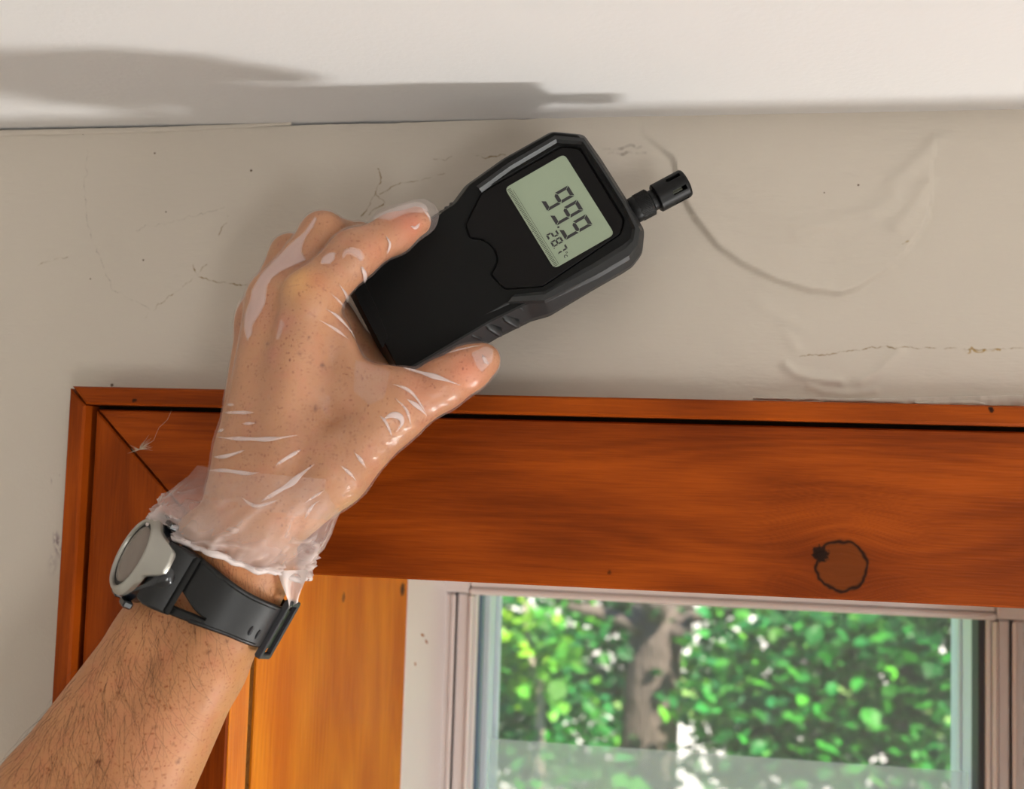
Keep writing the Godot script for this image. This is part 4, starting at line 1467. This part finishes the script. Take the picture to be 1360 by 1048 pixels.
func person() -> void:
	_nA = noise(101, 45.0)
	_nB = noise(102, 90.0)
	_nC = noise(103, 170.0, FastNoiseLite.TYPE_SIMPLEX_SMOOTH, 3)
	bones_clear()
	hand_bones(0.0)
	arm_bones()
	var base := at(-95, 1420, 0.140)
	var t := thing("person", "bare hairy left forearm and gloved hand reaching up to grip the black meter", "person", base)
	for q in [[355, 456, 1.1, .9], [428, 485, 2.0, 1.0], [419, 542, 1.6, .9], [375, 496, 0.9, .8], [440, 463, 0.9, .7], [398, 470, 0.9, .6], [410, 448, 0.9, .6], [430, 470, 0.8, .6], [300, 720, 0.9, .7], [131, 1012, 1.9, 1.0], [154, 924, 1.2, .8], [110, 938, 1.1, .8], [238, 1010, 1.6, .5], [257, 934, 0.9, .8], [276, 867, 1.3, .6], [301, 852, 0.9, .8], [205, 966, 1.1, .5], [236, 1012, 1.2, .6], [206, 1041, 1.2, .7], [230, 987, 1.0, .5], [262, 868, 0.8, .5], [450, 505, 0.8, .5], [390, 570, 0.8, .5], [340, 560, 0.8, .5], [470, 580, 0.8, .5], [366, 600, 0.8, .5]]:
		var h := cast(q[0], q[1])
		if h != Vector3.INF: moles.append([h, q[2] * 0.00062, q[3]])
	# [pixel, spread in mm, colour, share]: pressed pale knuckle, flushed finger ends and tendon lines
	for q in [[398, 372, 9, Color(0.90, 0.67, 0.36), 0.75], [422, 372, 5, Color(0.82, 0.45, 0.30), 0.4], [376, 430, 5, Color(0.78, 0.44, 0.38), 0.45], [362, 470, 4, Color(0.78, 0.45, 0.38), 0.4], [545, 295, 9, Color(0.84, 0.46, 0.34), 0.65], [500, 330, 8, Color(0.82, 0.50, 0.36), 0.5], [620, 490, 10, Color(0.86, 0.50, 0.36), 0.7], [560, 520, 10, Color(0.84, 0.52, 0.38), 0.5], [440, 300, 8, Color(0.86, 0.60, 0.40), 0.5], [520, 550, 9, Color(0.88, 0.64, 0.46), 0.5], [470, 450, 7, Color(0.86, 0.62, 0.45), 0.4], [300, 770, 10, Color(0.78, 0.50, 0.38), 0.4], [390, 690, 9, Color(0.84, 0.56, 0.38), 0.5], [200, 980, 18, Color(0.80, 0.54, 0.40), 0.35], [345, 420, 7, Color(0.80, 0.52, 0.36), 0.4]]:
		var h := cast(q[0], q[1])
		if h != Vector3.INF: _tints.append([h, q[2] * 0.001, q[3], q[4]])
	var lo := at(-160, 1500, 0.02)
	var g := net(Vector3(-0.42, 1.48, 0.0), Vector3(0.0, 2.12, 0.19), 0.0014, 0.0, no_bump, skin_color)
	var sk := mat("skin", Color.WHITE, 0.48, 0.45)
	sk.vertex_color_use_as_albedo = true
	var tx := skin_texture()
	sk.albedo_texture = tx[0]
	sk.heightmap_enabled = true
	sk.heightmap_texture = tx[1]
	sk.heightmap_scale = 0.018
	sk.uv1_triplanar = true
	sk.uv1_scale = Vector3(14, 14, 14)
	sk.subsurf_scatter_enabled = true
	sk.subsurf_scatter_strength = 0.06
	part("body", g, sk, t)
	# thumbnail
	# arm hair
	var hair := mat("hair", Color(0.15, 0.10, 0.07), 0.5, 0.3)
	g = Geo.new()
	var r3 := RandomNumberGenerator.new()
	r3.seed = 17
	for i in 1000:
		var a := pow(r3.randf(), 0.8)
		var b := r3.randf_range(-0.95, 0.75)
		if r3.randf() > 1.05 - absf(b + 0.25) * 0.8: continue
		var cx := lerpf(255, 70, a)
		var cy := lerpf(800, 1060, a)
		if i > 930:
			cx = 305.0; cy = 758.0 - 12.0 * r3.randf()
		var hw := lerpf(85, 128, a)
		var x := cx + 0.86 * b * hw
		var y := cy + 0.52 * b * hw
		var p := cast(x, y)
		if p == Vector3.INF: continue
		var n := slope(p)
		var len_ := r3.randf_range(0.006, 0.017)
		var dir := at(x + r3.randf_range(-3, 7), y + 10, p.z) - p
		dir = (dir - n * dir.dot(n)).normalized()
		var side := n.cross(dir) * r3.randf_range(-0.45, 0.45)
		var pts := PackedVector3Array()
		for k in 5:
			var s := k / 4.0
			var q := p + dir * len_ * s + side * len_ * s * s + n * (0.0003 + 0.22 * len_ * sin(s * 2.2))
			pts.append(q)
		g.tube(pts, [0.000045, 0.000045, 0.00004, 0.00003, 0.00001], 3, false)
	var hr := part("arm_hair", g, hair, t)
	tag(hr, "dark fine arm hair", "", "", "stuff")
	# glove: a thin clear skin over the hand, looser at the finger ends
	bones_clear()
	hand_bones(0.6)
	bone(520, 300, 0.0740, 8.8, 562, 285, 0.0690, 7.2)
	blend = 0.0062
	g = net(Vector3(-0.26, 1.86, 0.0), Vector3(0.0, 2.12, 0.15), 0.0013, 0.0, glove_bump, no_paint)
	clip_below(g, at(330, 668, 0.1), (at(345, 600, 0.1) - at(330, 668, 0.1)).normalized())
	var gm := mat("clear_vinyl", Color(0.90, 0.86, 0.85, 0.07), 0.24, 0.3)
	gm.transparency = BaseMaterial3D.TRANSPARENCY_ALPHA
	var gl := part("glove", g, gm, t)
	tag(gl, "thin clear disposable glove with white creases")
	var milk := mat("milky_vinyl", Color(1, 1, 1, 1), 0.34, 0.5)
	milk.transparency = BaseMaterial3D.TRANSPARENCY_ALPHA
	milk.vertex_color_use_as_albedo = true
	creases(gl, milk)
	cuff(gl, milk)
	blend = 0.005

func creases(gl: Node3D, milk: Material) -> void:
	# white creases of the glove: [half width mm, alpha, pixels...]
	var list := [
		[1.0, .75, [305, 487, 314, 492, 328, 496]], [0.7, .6, [300, 478, 304, 486]], [0.8, .55, [296, 523, 304, 525, 314, 524]], [0.9, .55, [297, 548, 312, 548, 338, 548]], [0.6, .4, [300, 537, 312, 538]], [0.7, .4, [322, 563, 340, 562]],
		[0.9, .6, [286, 580, 302, 582, 330, 583, 360, 583, 395, 578]], [0.9, .65, [283, 607, 300, 606, 325, 598]], [0.9, .6, [276, 625, 300, 625, 330, 629, 345, 627]], [0.8, .5, [288, 574, 298, 570]],
		[1.1, .7, [345, 667, 362, 657, 385, 643, 400, 630, 418, 616]], [0.9, .7, [366, 618, 380, 609, 400, 597]], [0.7, .5, [320, 660, 340, 672, 370, 664]],
		[1.0, .8, [535, 488, 560, 495, 590, 504, 612, 512]], [0.7, .6, [520, 510, 545, 520, 566, 548]], [0.7, .65, [504, 552, 512, 560, 521, 580]], [1.2, .75, [507, 560, 518, 552, 530, 553, 534, 562, 526, 574]], [0.9, .7, [540, 530, 555, 540, 568, 553]], [0.6, .5, [524, 528, 540, 545, 546, 566]],
		[0.8, .6, [432, 410, 448, 420, 464, 437, 472, 450]], [0.6, .45, [424, 425, 445, 437, 465, 452]], [0.7, .5, [450, 377, 460, 392, 466, 412]], [0.5, .35, [440, 390, 455, 405, 463, 420]],
		[1.3, .75, [480, 354, 485, 366, 484, 378]], [0.8, .7, [512, 313, 518, 324, 514, 338]], [0.8, .6, [545, 300, 552, 303, 558, 296]], [0.6, .5, [560, 275, 570, 288, 571, 296]],
		[0.9, .6, [640, 470, 645, 480, 650, 484]], [0.6, .45, [590, 470, 615, 463, 640, 458]], [0.6, .5, [425, 665, 415, 672, 404, 690]], [0.7, .5, [470, 600, 480, 612, 486, 622]], [0.6, .5, [452, 618, 466, 630, 474, 640]], [0.6, .5, [405, 668, 420, 658, 430, 652]],
	]
	for q in list:
		var g := Geo.new()
		var pts := PackedVector3Array()
		var rad := []
		var p: Array = q[2]
		var cv := Curve2D.new()
		for i in range(0, p.size(), 2):
			var a := Vector2(p[maxi(i - 2, 0)], p[maxi(i - 1, 1)])
			var b := Vector2(p[mini(i + 2, p.size() - 2)], p[mini(i + 3, p.size() - 1)])
			cv.add_point(Vector2(p[i], p[i + 1]), (a - b) * 0.18, (b - a) * 0.18)
		var L := cv.get_baked_length()
		var n := int(L / 3.0) + 3
		for i in n:
			var w := cv.sample_baked(L * i / (n - 1.0))
			var h := cast(w.x, w.y, 0.0002)
			if h == Vector3.INF: continue
			if pts.size() and pts[pts.size() - 1].distance_to(h) > 0.006: continue
			pts.append(h)
			rad.append(float(q[0]) * 0.00125 * (0.12 + 0.88 * sin(PI * clampf(i / (n - 1.0), 0.02, 0.98))) * (0.85 + 0.2 * sin(i * 0.45 + p[0])))
		if pts.size() < 3: continue
		g.tint = Color(0.93, 0.87, 0.86).srgb_to_linear()
		g.tint.a = q[1] * 0.62
		var nn := slope(pts[pts.size() / 2])
		g.tube(pts, rad, 8, true, 0.4, nn)
		for i in g.c.size():      # thin towards its ends
			var k := clampf((i / 8 - 1.0) / (pts.size() - 1.0), 0.0, 1.0)
			g.c[i].a = q[1] * 0.66 * (0.15 + 0.85 * pow(sin(PI * k), 0.7))
		part("crease", g, milk, gl)
	# broad milky patches where the vinyl stands off the skin
	for q in [[0.42, [418, 285, 402, 308, 388, 319, 365, 342, 345, 363, 333, 384, 331, 397, 323, 418, 322, 434, 324, 443, 328, 456, 336, 445, 337, 432, 345, 420, 354, 404, 356, 381, 363, 370, 375, 361, 409, 346, 402, 335, 403, 326, 409, 313, 417, 303, 423, 290]], [0.42, [423, 352, 427, 340, 436, 334, 447, 333, 446, 345, 439, 352]], [0.32, [452, 340, 456, 331, 466, 326, 480, 330, 486, 342, 480, 350, 472, 342, 462, 338, 456, 346]], [0.30, [491, 290, 507, 281, 530, 271, 553, 266, 566, 270, 572, 282, 560, 284, 542, 284, 519, 294]], [0.28, [624, 468, 645, 458, 657, 463, 655, 482, 640, 496, 632, 488]], [0.25, [372, 420, 380, 430, 372, 452, 364, 452]], [0.12, [470, 476, 500, 484, 520, 492, 512, 530, 490, 540, 468, 520]]]:
		var g := Geo.new()
		var pl := PackedVector2Array()
		for i in range(0, q[1].size(), 2): pl.append(Vector2(q[1][i], q[1][i + 1]))
		pl = rounded(pl, 3.0, 2)
		g.tint = Color(0.92, 0.84, 0.83).srgb_to_linear()
		g.tint.a = q[0]
		# a lattice over the patch, laid on the glove
		var lo := pl[0]
		var hi := pl[0]
		for w in pl: lo = lo.min(w); hi = hi.max(w)
		var step := 1.5
		var hits := {}
		for j in range(0, int((hi.y - lo.y) / step) + 2):
			for i in range(0, int((hi.x - lo.x) / step) + 2):
				var w := lo + Vector2(i, j) * step
				if Geometry2D.is_point_in_polygon(w, pl):
					var h := cast(w.x, w.y, 0.0003)
					if h != Vector3.INF: hits[Vector2i(i, j)] = h
		var idx := {}
		for k in hits:
			idx[k] = g.v.size()
			g.v.append(hits[k]); g.n.append(slope(hits[k])); g.uv.append(Vector2.ZERO)
			var w: Vector2 = lo + Vector2(k) * step
			var edge := 9.0
			for e in pl.size(): edge = minf(edge, w.distance_to(Geometry2D.get_closest_point_to_segment(w, pl[e], pl[(e + 1) % pl.size()])))
			var tc := g.tint
			tc.a *= smoothstep(-0.5, 3.5, edge)
			g.c.append(tc)
		for k in hits:
			var r: Vector2i = k + Vector2i(1, 0)
			var d: Vector2i = k + Vector2i(0, 1)
			var e: Vector2i = k + Vector2i(1, 1)
			if hits.has(r) and hits.has(e) and hits[k].distance_to(hits[e]) < 0.006: g.ix.append_array([idx[k], idx[r], idx[e]])
			if hits.has(d) and hits.has(e) and hits[k].distance_to(hits[e]) < 0.006: g.ix.append_array([idx[k], idx[e], idx[d]])
		if g.ix.size() > 0: part("milky_patch", g, milk, gl)

func cuff(gl: Node3D, milk: Material) -> void:
	# the loose cuff: rings from the wrist of the glove to its rolled rim: [x, y, z, half width px, depth m, turn of the width axis]
	var rings := [
		[366, 628, 0.0990, 103, 0.0215, 0.10], [354, 648, 0.0985, 103, 0.0225, 0.16], [340, 668, 0.0985, 106, 0.0240, 0.22], [326, 690, 0.0980, 112, 0.0262, 0.28], [316, 706, 0.0975, 112, 0.0275, 0.32], [308, 720, 0.0970, 105, 0.0268, 0.36], [307, 727, 0.0970, 101, 0.0260, 0.38],
	]
	var g := Geo.new()
	var n := noise(131, 1.0, FastNoiseLite.TYPE_SIMPLEX_SMOOTH, 3)
	var rows := []
	var cols := []
	var side := 128
	var steps := 44
	for j in steps:
		var u := (rings.size() - 1) * j / (steps - 1.0)
		var k := mini(int(u), rings.size() - 2)
		var f := u - k
		var q := []
		for i in 6: q.append(lerpf(rings[k][i], rings[k + 1][i], f))
		var c := at(q[0], q[1], q[2])
		var px := at(q[0] + cos(q[5]) * q[3], q[1] + sin(q[5]) * q[3], q[2]) - c
		var vv := j / (steps - 1.0)
		var row := PackedVector3Array()
		var cr := PackedColorArray()
		for i in side:
			var a := TAU * i / side
			var ca := cos(a)
			var sa := sin(a)
			var fold := n.get_noise_3d(ca * 2.6, sa * 2.6, vv * 1.1 + ca * 0.8)
			var fine := n.get_noise_3d(ca * 1.5 + 30, sa * 1.5, vv * 2.3 + ca * 1.1)
			fine = 0.9 - 7.0 * absf(fine) if absf(fine) < 0.17 else -0.3
			var tiny := n.get_noise_3d(ca * 6.0 + 9, sa * 6.0, vv * 5.0)
			var amp := 0.0004 + 0.0042 * smoothstep(0.0, 0.8, vv)
			var out := 1.0 + 0.02 * vv
			var d := (px * ca * out + Vector3(0, 0, q[4]) * sa)
			var p := c + d + d.normalized() * (fold * amp * 1.2 + fine * amp * 0.5 + tiny * amp * 0.25)
			# the rim sways along the arm
			p += (at(q[0] - 4, q[1] + 10, q[2]) - c) * (0.45 * vv * n.get_noise_2d(ca * 1.6 + 60, sa * 1.6) + 0.16 * vv * vv * sin(a * 3.0 + 0.6))
			row.append(p)
			var al := 0.10 + 0.20 * smoothstep(0.15, 0.75, vv) + 0.35 * maxf(0.0, fine) * vv + 0.22 * absf(fold) * vv
			al += 0.30 * smoothstep(0.95, 1.0, vv)
			var col := Color(0.93, 0.87, 0.855).srgb_to_linear()
			col.a = clampf(al, 0.05, 0.85)
			cr.append(col)
		rows.append(row); cols.append(cr)
	g.grid(rows, true, false, cols)
	var cf := part("cuff", g, milk, gl)
	tag(cf, "loose crumpled milky cuff")
	# rolled rim
	g = Geo.new()
	var ring := PackedVector3Array()
	var rad := []
	for i in side + 1:
		ring.append(rows[steps - 1][i % side])
		rad.append(0.0012 * (1.0 + 0.5 * n.get_noise_2d(i * 0.11, 7.0)))
	g.tint = Color(0.95, 0.90, 0.89).srgb_to_linear()
	g.tint.a = 0.72
	g.tube(ring, rad, 8, false)
	part("rolled_rim", g, milk, gl)
	# the twisted tail that hangs at the right
	g = Geo.new()
	rows = []
	cols = []
	for j in 14:
		var v := j / 13.0
		var row := PackedVector3Array()
		var cr := PackedColorArray()
		for i in 12:
			var w := i / 11.0
			var x := lerpf(lerpf(370, 409, w), lerpf(384, 396, w), smoothstep(0, 1, v))
			var y := lerpf(lerpf(758, 757, w), lerpf(808, 800, w), v)
			row.append(at(x, y, 0.110 + 0.0022 * sin(w * 7.0 + v * 2.0) - 0.010 * v))
			var col := Color(0.95, 0.90, 0.89).srgb_to_linear()
			col.a = clampf(0.66 + 0.1 * sin(w * 9.0 + 1.0) + (0.25 if j > 11 else 0.0), 0.2, 0.85)
			cr.append(col)
		rows.append(row); cols.append(cr)
	g.grid(rows, false, true, cols)
	part("cuff_tail", g, milk, gl)

# ---------------------------------------------------------------- the watch
func watch() -> void:
	bones_clear()
	hand_bones(0.0)
	arm_bones()
	var c := at(286, 786, 0.0955)
	var ax := (at(286 - 50, 786 + 86, 0.1005) - c).normalized()          # towards the elbow
	var us := at(286 + 86, 786 + 44, 0.0955) - c
	us = (us - ax * us.dot(ax)).normalized()                             # across the wrist, to the right
	var ns := us.cross(ax).normalized()
	if ns.z < 0: ns = -ns                                                # out of the wrist, to the camera
	var t := thing("wristwatch", "black and silver digital wristwatch worn on the wrist with black rubber strap", "watch", c)
	var a0 := 0.0315
	var b0 := 0.0262
	var R := func(th: float, lift: float) -> Vector3: return c + us * cos(th) * (a0 + lift) + ns * sin(th) * (b0 + lift)
	var band := mat("strap_rubber", Color(0.07, 0.072, 0.076), 0.4, 0.45)
	var case_m := mat("case_gloss", Color(0.07, 0.08, 0.10), 0.18, 0.6)
	var silver := mat("silver_bezel", Color(0.66, 0.65, 0.62), 0.34, 0.5, 0.75)
	var face := mat("watch_glass", Color(0.42, 0.37, 0.34), 0.12, 0.6)
	# strap: two parts with a window near the case; th runs from the case (158 deg) over the front to the buckle and round the back
	var band_piece := func(th0: float, th1: float, w0: Callable, w1: Callable, lift: float, thick: float) -> Geo:
		var g := Geo.new()
		var n := 36
		var rows := [[], [], [], []]
		for i in n + 1:
			var th := deg_to_rad(lerpf(th0, th1, float(i) / n))
			var lo: float = w0.call(rad_to_deg(th))
			var hi: float = w1.call(rad_to_deg(th))
			var e := 0.0007
			var o0: Vector3 = R.call(th, lift)
			var o1: Vector3 = R.call(th, lift + thick)
			var o2: Vector3 = R.call(th, lift + thick - e)
			var ring := PackedVector3Array([o0 + ax * lo, o2 + ax * lo, o1 + ax * (lo + e), o1 + ax * (hi - e), o2 + ax * hi, o0 + ax * hi])
			rows[0].append(ring)
		var rr: Array = rows[0]
		for i in rr.size() - 1:
			for k in 6:
				var k2 := (k + 1) % 6
				var A: Vector3 = rr[i][k]
				var B: Vector3 = rr[i][k2]
				var C: Vector3 = rr[i + 1][k2]
				var D: Vector3 = rr[i + 1][k]
				g.quad(A, B, C, D)
		for e in [0, rr.size() - 1]:
			for k in [[0, 1, 2, 3], [0, 3, 4, 5]]:
				if e == 0: g.quad(rr[e][k[3]], rr[e][k[2]], rr[e][k[1]], rr[e][k[0]])
				else: g.quad(rr[e][k[0]], rr[e][k[1]], rr[e][k[2]], rr[e][k[3]])
		return g
	var wid := func(th: float) -> float: return lerpf(0.0098, 0.0140, smoothstep(45.0, 112.0, th))
	var up := func(th: float) -> float: return -wid.call(th)
	var dn := func(th: float) -> float: return wid.call(th)
	# upper ply and the lower edge round the window
	part("strap", band_piece.call(114.0, 70.0, up, func(th: float) -> float: return lerpf(0.0075, 0.0005, smoothstep(72.0, 107.0, th)), 0.0006, 0.0030), band, t)
	part("strap", band_piece.call(114.0, 70.0, func(th: float) -> float: return lerpf(0.0078, 0.0098, smoothstep(70.0, 107.0, th)), dn, 0.0004, 0.0024), band, t)
	part("strap", band_piece.call(114.0, 100.0, func(th: float) -> float: return 0.0002, dn, 0.0004, 0.0020), band, t)
	part("strap", band_piece.call(70.0, 20.0, up, dn, 0.0006, 0.0028), band, t)
	part("strap", band_piece.call(20.0, -150.0, up, dn, 0.0004, 0.0026), band, t)
	part("strap_ridge", band_piece.call(95.0, 25.0, func(th: float) -> float: return -wid.call(th) - 0.0002, func(th: float) -> float: return -wid.call(th) + 0.0020, 0.0030, 0.0010), band, t)
	part("strap_ridge", band_piece.call(80.0, 25.0, func(th: float) -> float: return wid.call(th) - 0.0018, func(th: float) -> float: return wid.call(th) + 0.0002, 0.0028, 0.0010), band, t)
	# punched holes, as dark slots
	for q in [[36.0, 0.0040], [28.0, 0.0044]]:
		var g := Geo.new()
		var pts := PackedVector3Array()
		for i in 5: pts.append(R.call(deg_to_rad(q[0]), 0.00345) + ax * (q[1] + 0.0040 * (i / 4.0 - 0.5)))
		g.tube(pts, [0.0004, 0.0008, 0.0008, 0.0008, 0.0004], 8)
		part("strap_hole", g, M.gasket, t)
	# buckle frame at the right edge
	var g := Geo.new()
	var bt := deg_to_rad(4.0)
	var o: Vector3 = R.call(bt, 0.0030)
	var tang: Vector3 = (R.call(bt + 0.05, 0.003) - R.call(bt - 0.05, 0.003)).normalized()
	var rad := (o - c).normalized()
	for q in [[-0.0128, 0.0], [0.0128, 0.0]]:
		g.box(o + ax * q[0], ax * 0.0012, tang * 0.0060, rad * 0.0014, 0.0004)
	g.box(o + tang * 0.0055, ax * 0.0135, tang * 0.0010, rad * 0.0016, 0.0004)
	g.box(o - tang * 0.0055, ax * 0.0135, tang * 0.0010, rad * 0.0014, 0.0004)
	part("buckle", g, M.gasket, t)
	# case, turned to face left
	var th := deg_to_rad(138.0)
	var seat: Vector3 = R.call(th, 0.0)
	var nn := (us * cos(th) * 1.0 + ns * sin(th) * 1.0).normalized()
	var tt := ax.cross(nn).normalized()
	if tt.dot(us) < 0: tt = -tt                # along the strap, to the right
	var X := func(a: float, s: float, h: float) -> Vector3: return seat + ax * a + tt * s + nn * h
	var ring := func(ra: float, rt: float, h: float, k: float, drop: float) -> PackedVector3Array:   # rounded outline, drawn out to k at both strap ends
		var row := PackedVector3Array()
		for i in 72:
			var a := TAU * i / 72
			var s := sin(a)
			var tip := pow(absf(s), 6.0) * k
			row.append(X.call(cos(a) * ra, s * (rt + tip), h - drop * pow(absf(s), 5.0)))
		return row
	g = Geo.new()
	g.grid([ring.call(0.0150, 0.0150, 0.0005, 0.002, 0.001), ring.call(0.0182, 0.0172, 0.0010, 0.006, 0.004), ring.call(0.0186, 0.0176, 0.0055, 0.007, 0.005), ring.call(0.0178, 0.0172, 0.0090, 0.006, 0.005), ring.call(0.0170, 0.0166, 0.0095, 0.004, 0.004)], true, false)
	part("case", g, case_m, t)
	g = Geo.new()
	var wedge := func(r: float, h: float, k: float, drop: float) -> PackedVector3Array:   # a circle drawn out to a blunt point at both strap ends
		var row := PackedVector3Array()
		for i in 120:
			var a := TAU * i / 120
			var u := cos(a) * r
			var s := sin(a)
			var e: float = smoothstep(-0.0150, -0.0105, u) * (1.0 - smoothstep(-0.0015, 0.0045, u)) * (1.0 if absf(s) > 0.2 else 0.0)
			var f := 1.0 - 0.18 * e * (u + 0.006) / 0.006
			row.append(X.call(u, s * r + signf(s) * e * k * f, h - drop * e))
		return row
	g.grid([wedge.call(0.0177, 0.0080, 0.0062, 0.0052), wedge.call(0.0180, 0.0096, 0.0066, 0.0052), wedge.call(0.0179, 0.0104, 0.0062, 0.0050), wedge.call(0.0170, 0.0114, 0.0012, 0.0010), wedge.call(0.0166, 0.0122, 0.0, 0.0), wedge.call(0.0158, 0.0129, 0.0, 0.0), wedge.call(0.0150, 0.0129, 0.0, 0.0), wedge.call(0.0146, 0.0124, 0.0, 0.0), wedge.call(0.0144, 0.0112, 0.0, 0.0)], true, false)
	part("bezel", g, silver, t)
	g = Geo.new()
	var mid := PackedVector3Array()
	for i in 72: mid.append(X.call(0, 0, 0.0116))
	g.grid([ring.call(0.0146, 0.0144, 0.0114, 0.0, 0.0), ring.call(0.0126, 0.0124, 0.0113, 0.0, 0.0)], true, false)
	part("dial_ring", g, M.plastic_black, t)
	g = Geo.new()
	g.grid([ring.call(0.0127, 0.0125, 0.0110, 0.0, 0.0), ring.call(0.0126, 0.0124, 0.0118, 0.0, 0.0), ring.call(0.009, 0.009, 0.0120, 0.0, 0.0), mid], true, false)
	part("crystal", g, face, t)
	# pushers on the two long sides and the hooded ends that carry the strap
	for q in [[0.0186, 0.0075], [0.0186, -0.0075], [-0.0186, 0.0075], [-0.0186, -0.0075]]:
		g = Geo.new()
		g.box(X.call(q[0], q[1], 0.0058), ax * 0.0016, tt * 0.0036, nn * 0.0022, 0.0007)
		part("pusher", g, case_m, t)
	for sg in [1.0, -1.0]:
		g = Geo.new()
		var r1 := []
		for q in [[0.0135, 0.0165, 0.0010, 0.0068], [0.0140, 0.0200, -0.0010, 0.0052], [0.0138, 0.0228, -0.0042, 0.0016], [0.0132, 0.0244, -0.0066, -0.0034]]:
			var e := 0.0012
			r1.append(PackedVector3Array([X.call(-q[0], sg * q[1], q[2]), X.call(-q[0], sg * q[1], q[3] - e), X.call(-q[0] + e, sg * q[1], q[3]), X.call(q[0] - e, sg * q[1], q[3]), X.call(q[0], sg * q[1], q[3] - e), X.call(q[0], sg * q[1], q[2])]))
		g.grid(r1, true, sg > 0)
		part("strap_lug", g, band, t)

# ---------------------------------------------------------------- small things
func small_things() -> void:
	var dust := mat("dust", Color(0.80, 0.74, 0.66), 0.9, 0.2)
	var r := RandomNumberGenerator.new()
	r.seed = 5
	var p := at(184, 597, 0.0215)
	var t := thing("dust_tuft", "small pale tuft of dust and cobweb stuck on the mitre joint of the pine boards", "dust", p)
	var g := Geo.new()
	for i in 34:
		var a := r.randf_range(-0.9, 0.9) + (0.35 if i % 3 else 3.3)
		var l := r.randf_range(2.5, 11.0) * 0.001 * (0.55 if i % 3 == 0 else 1.0)
		var d := Vector3(cos(a), sin(a) * 0.8, r.randf_range(0.02, 0.25)).normalized()
		var s := Vector3(-d.y, d.x, 0) * r.randf_range(-0.3, 0.3)
		g.tube(PackedVector3Array([p - Vector3(0, 0, 0.001), p + d * l * 0.5 + s * l * 0.2, p + d * l + s * l * 0.7]), [0.00012, 0.00008, 0.00003], 3, false)
	tag(part("fibre", g, dust, t), "", "", "", "stuff")
	g = Geo.new()
	g.tube(PackedVector3Array([at(188, 594, 0.0218), at(204, 585, 0.0225), at(211, 568, 0.0222), at(222, 558, 0.0222), at(228, 545, 0.0225)]), [0.00007, 0.00006, 0.00006, 0.00006, 0.00005], 4, false)
	part("strand", g, dust, t)
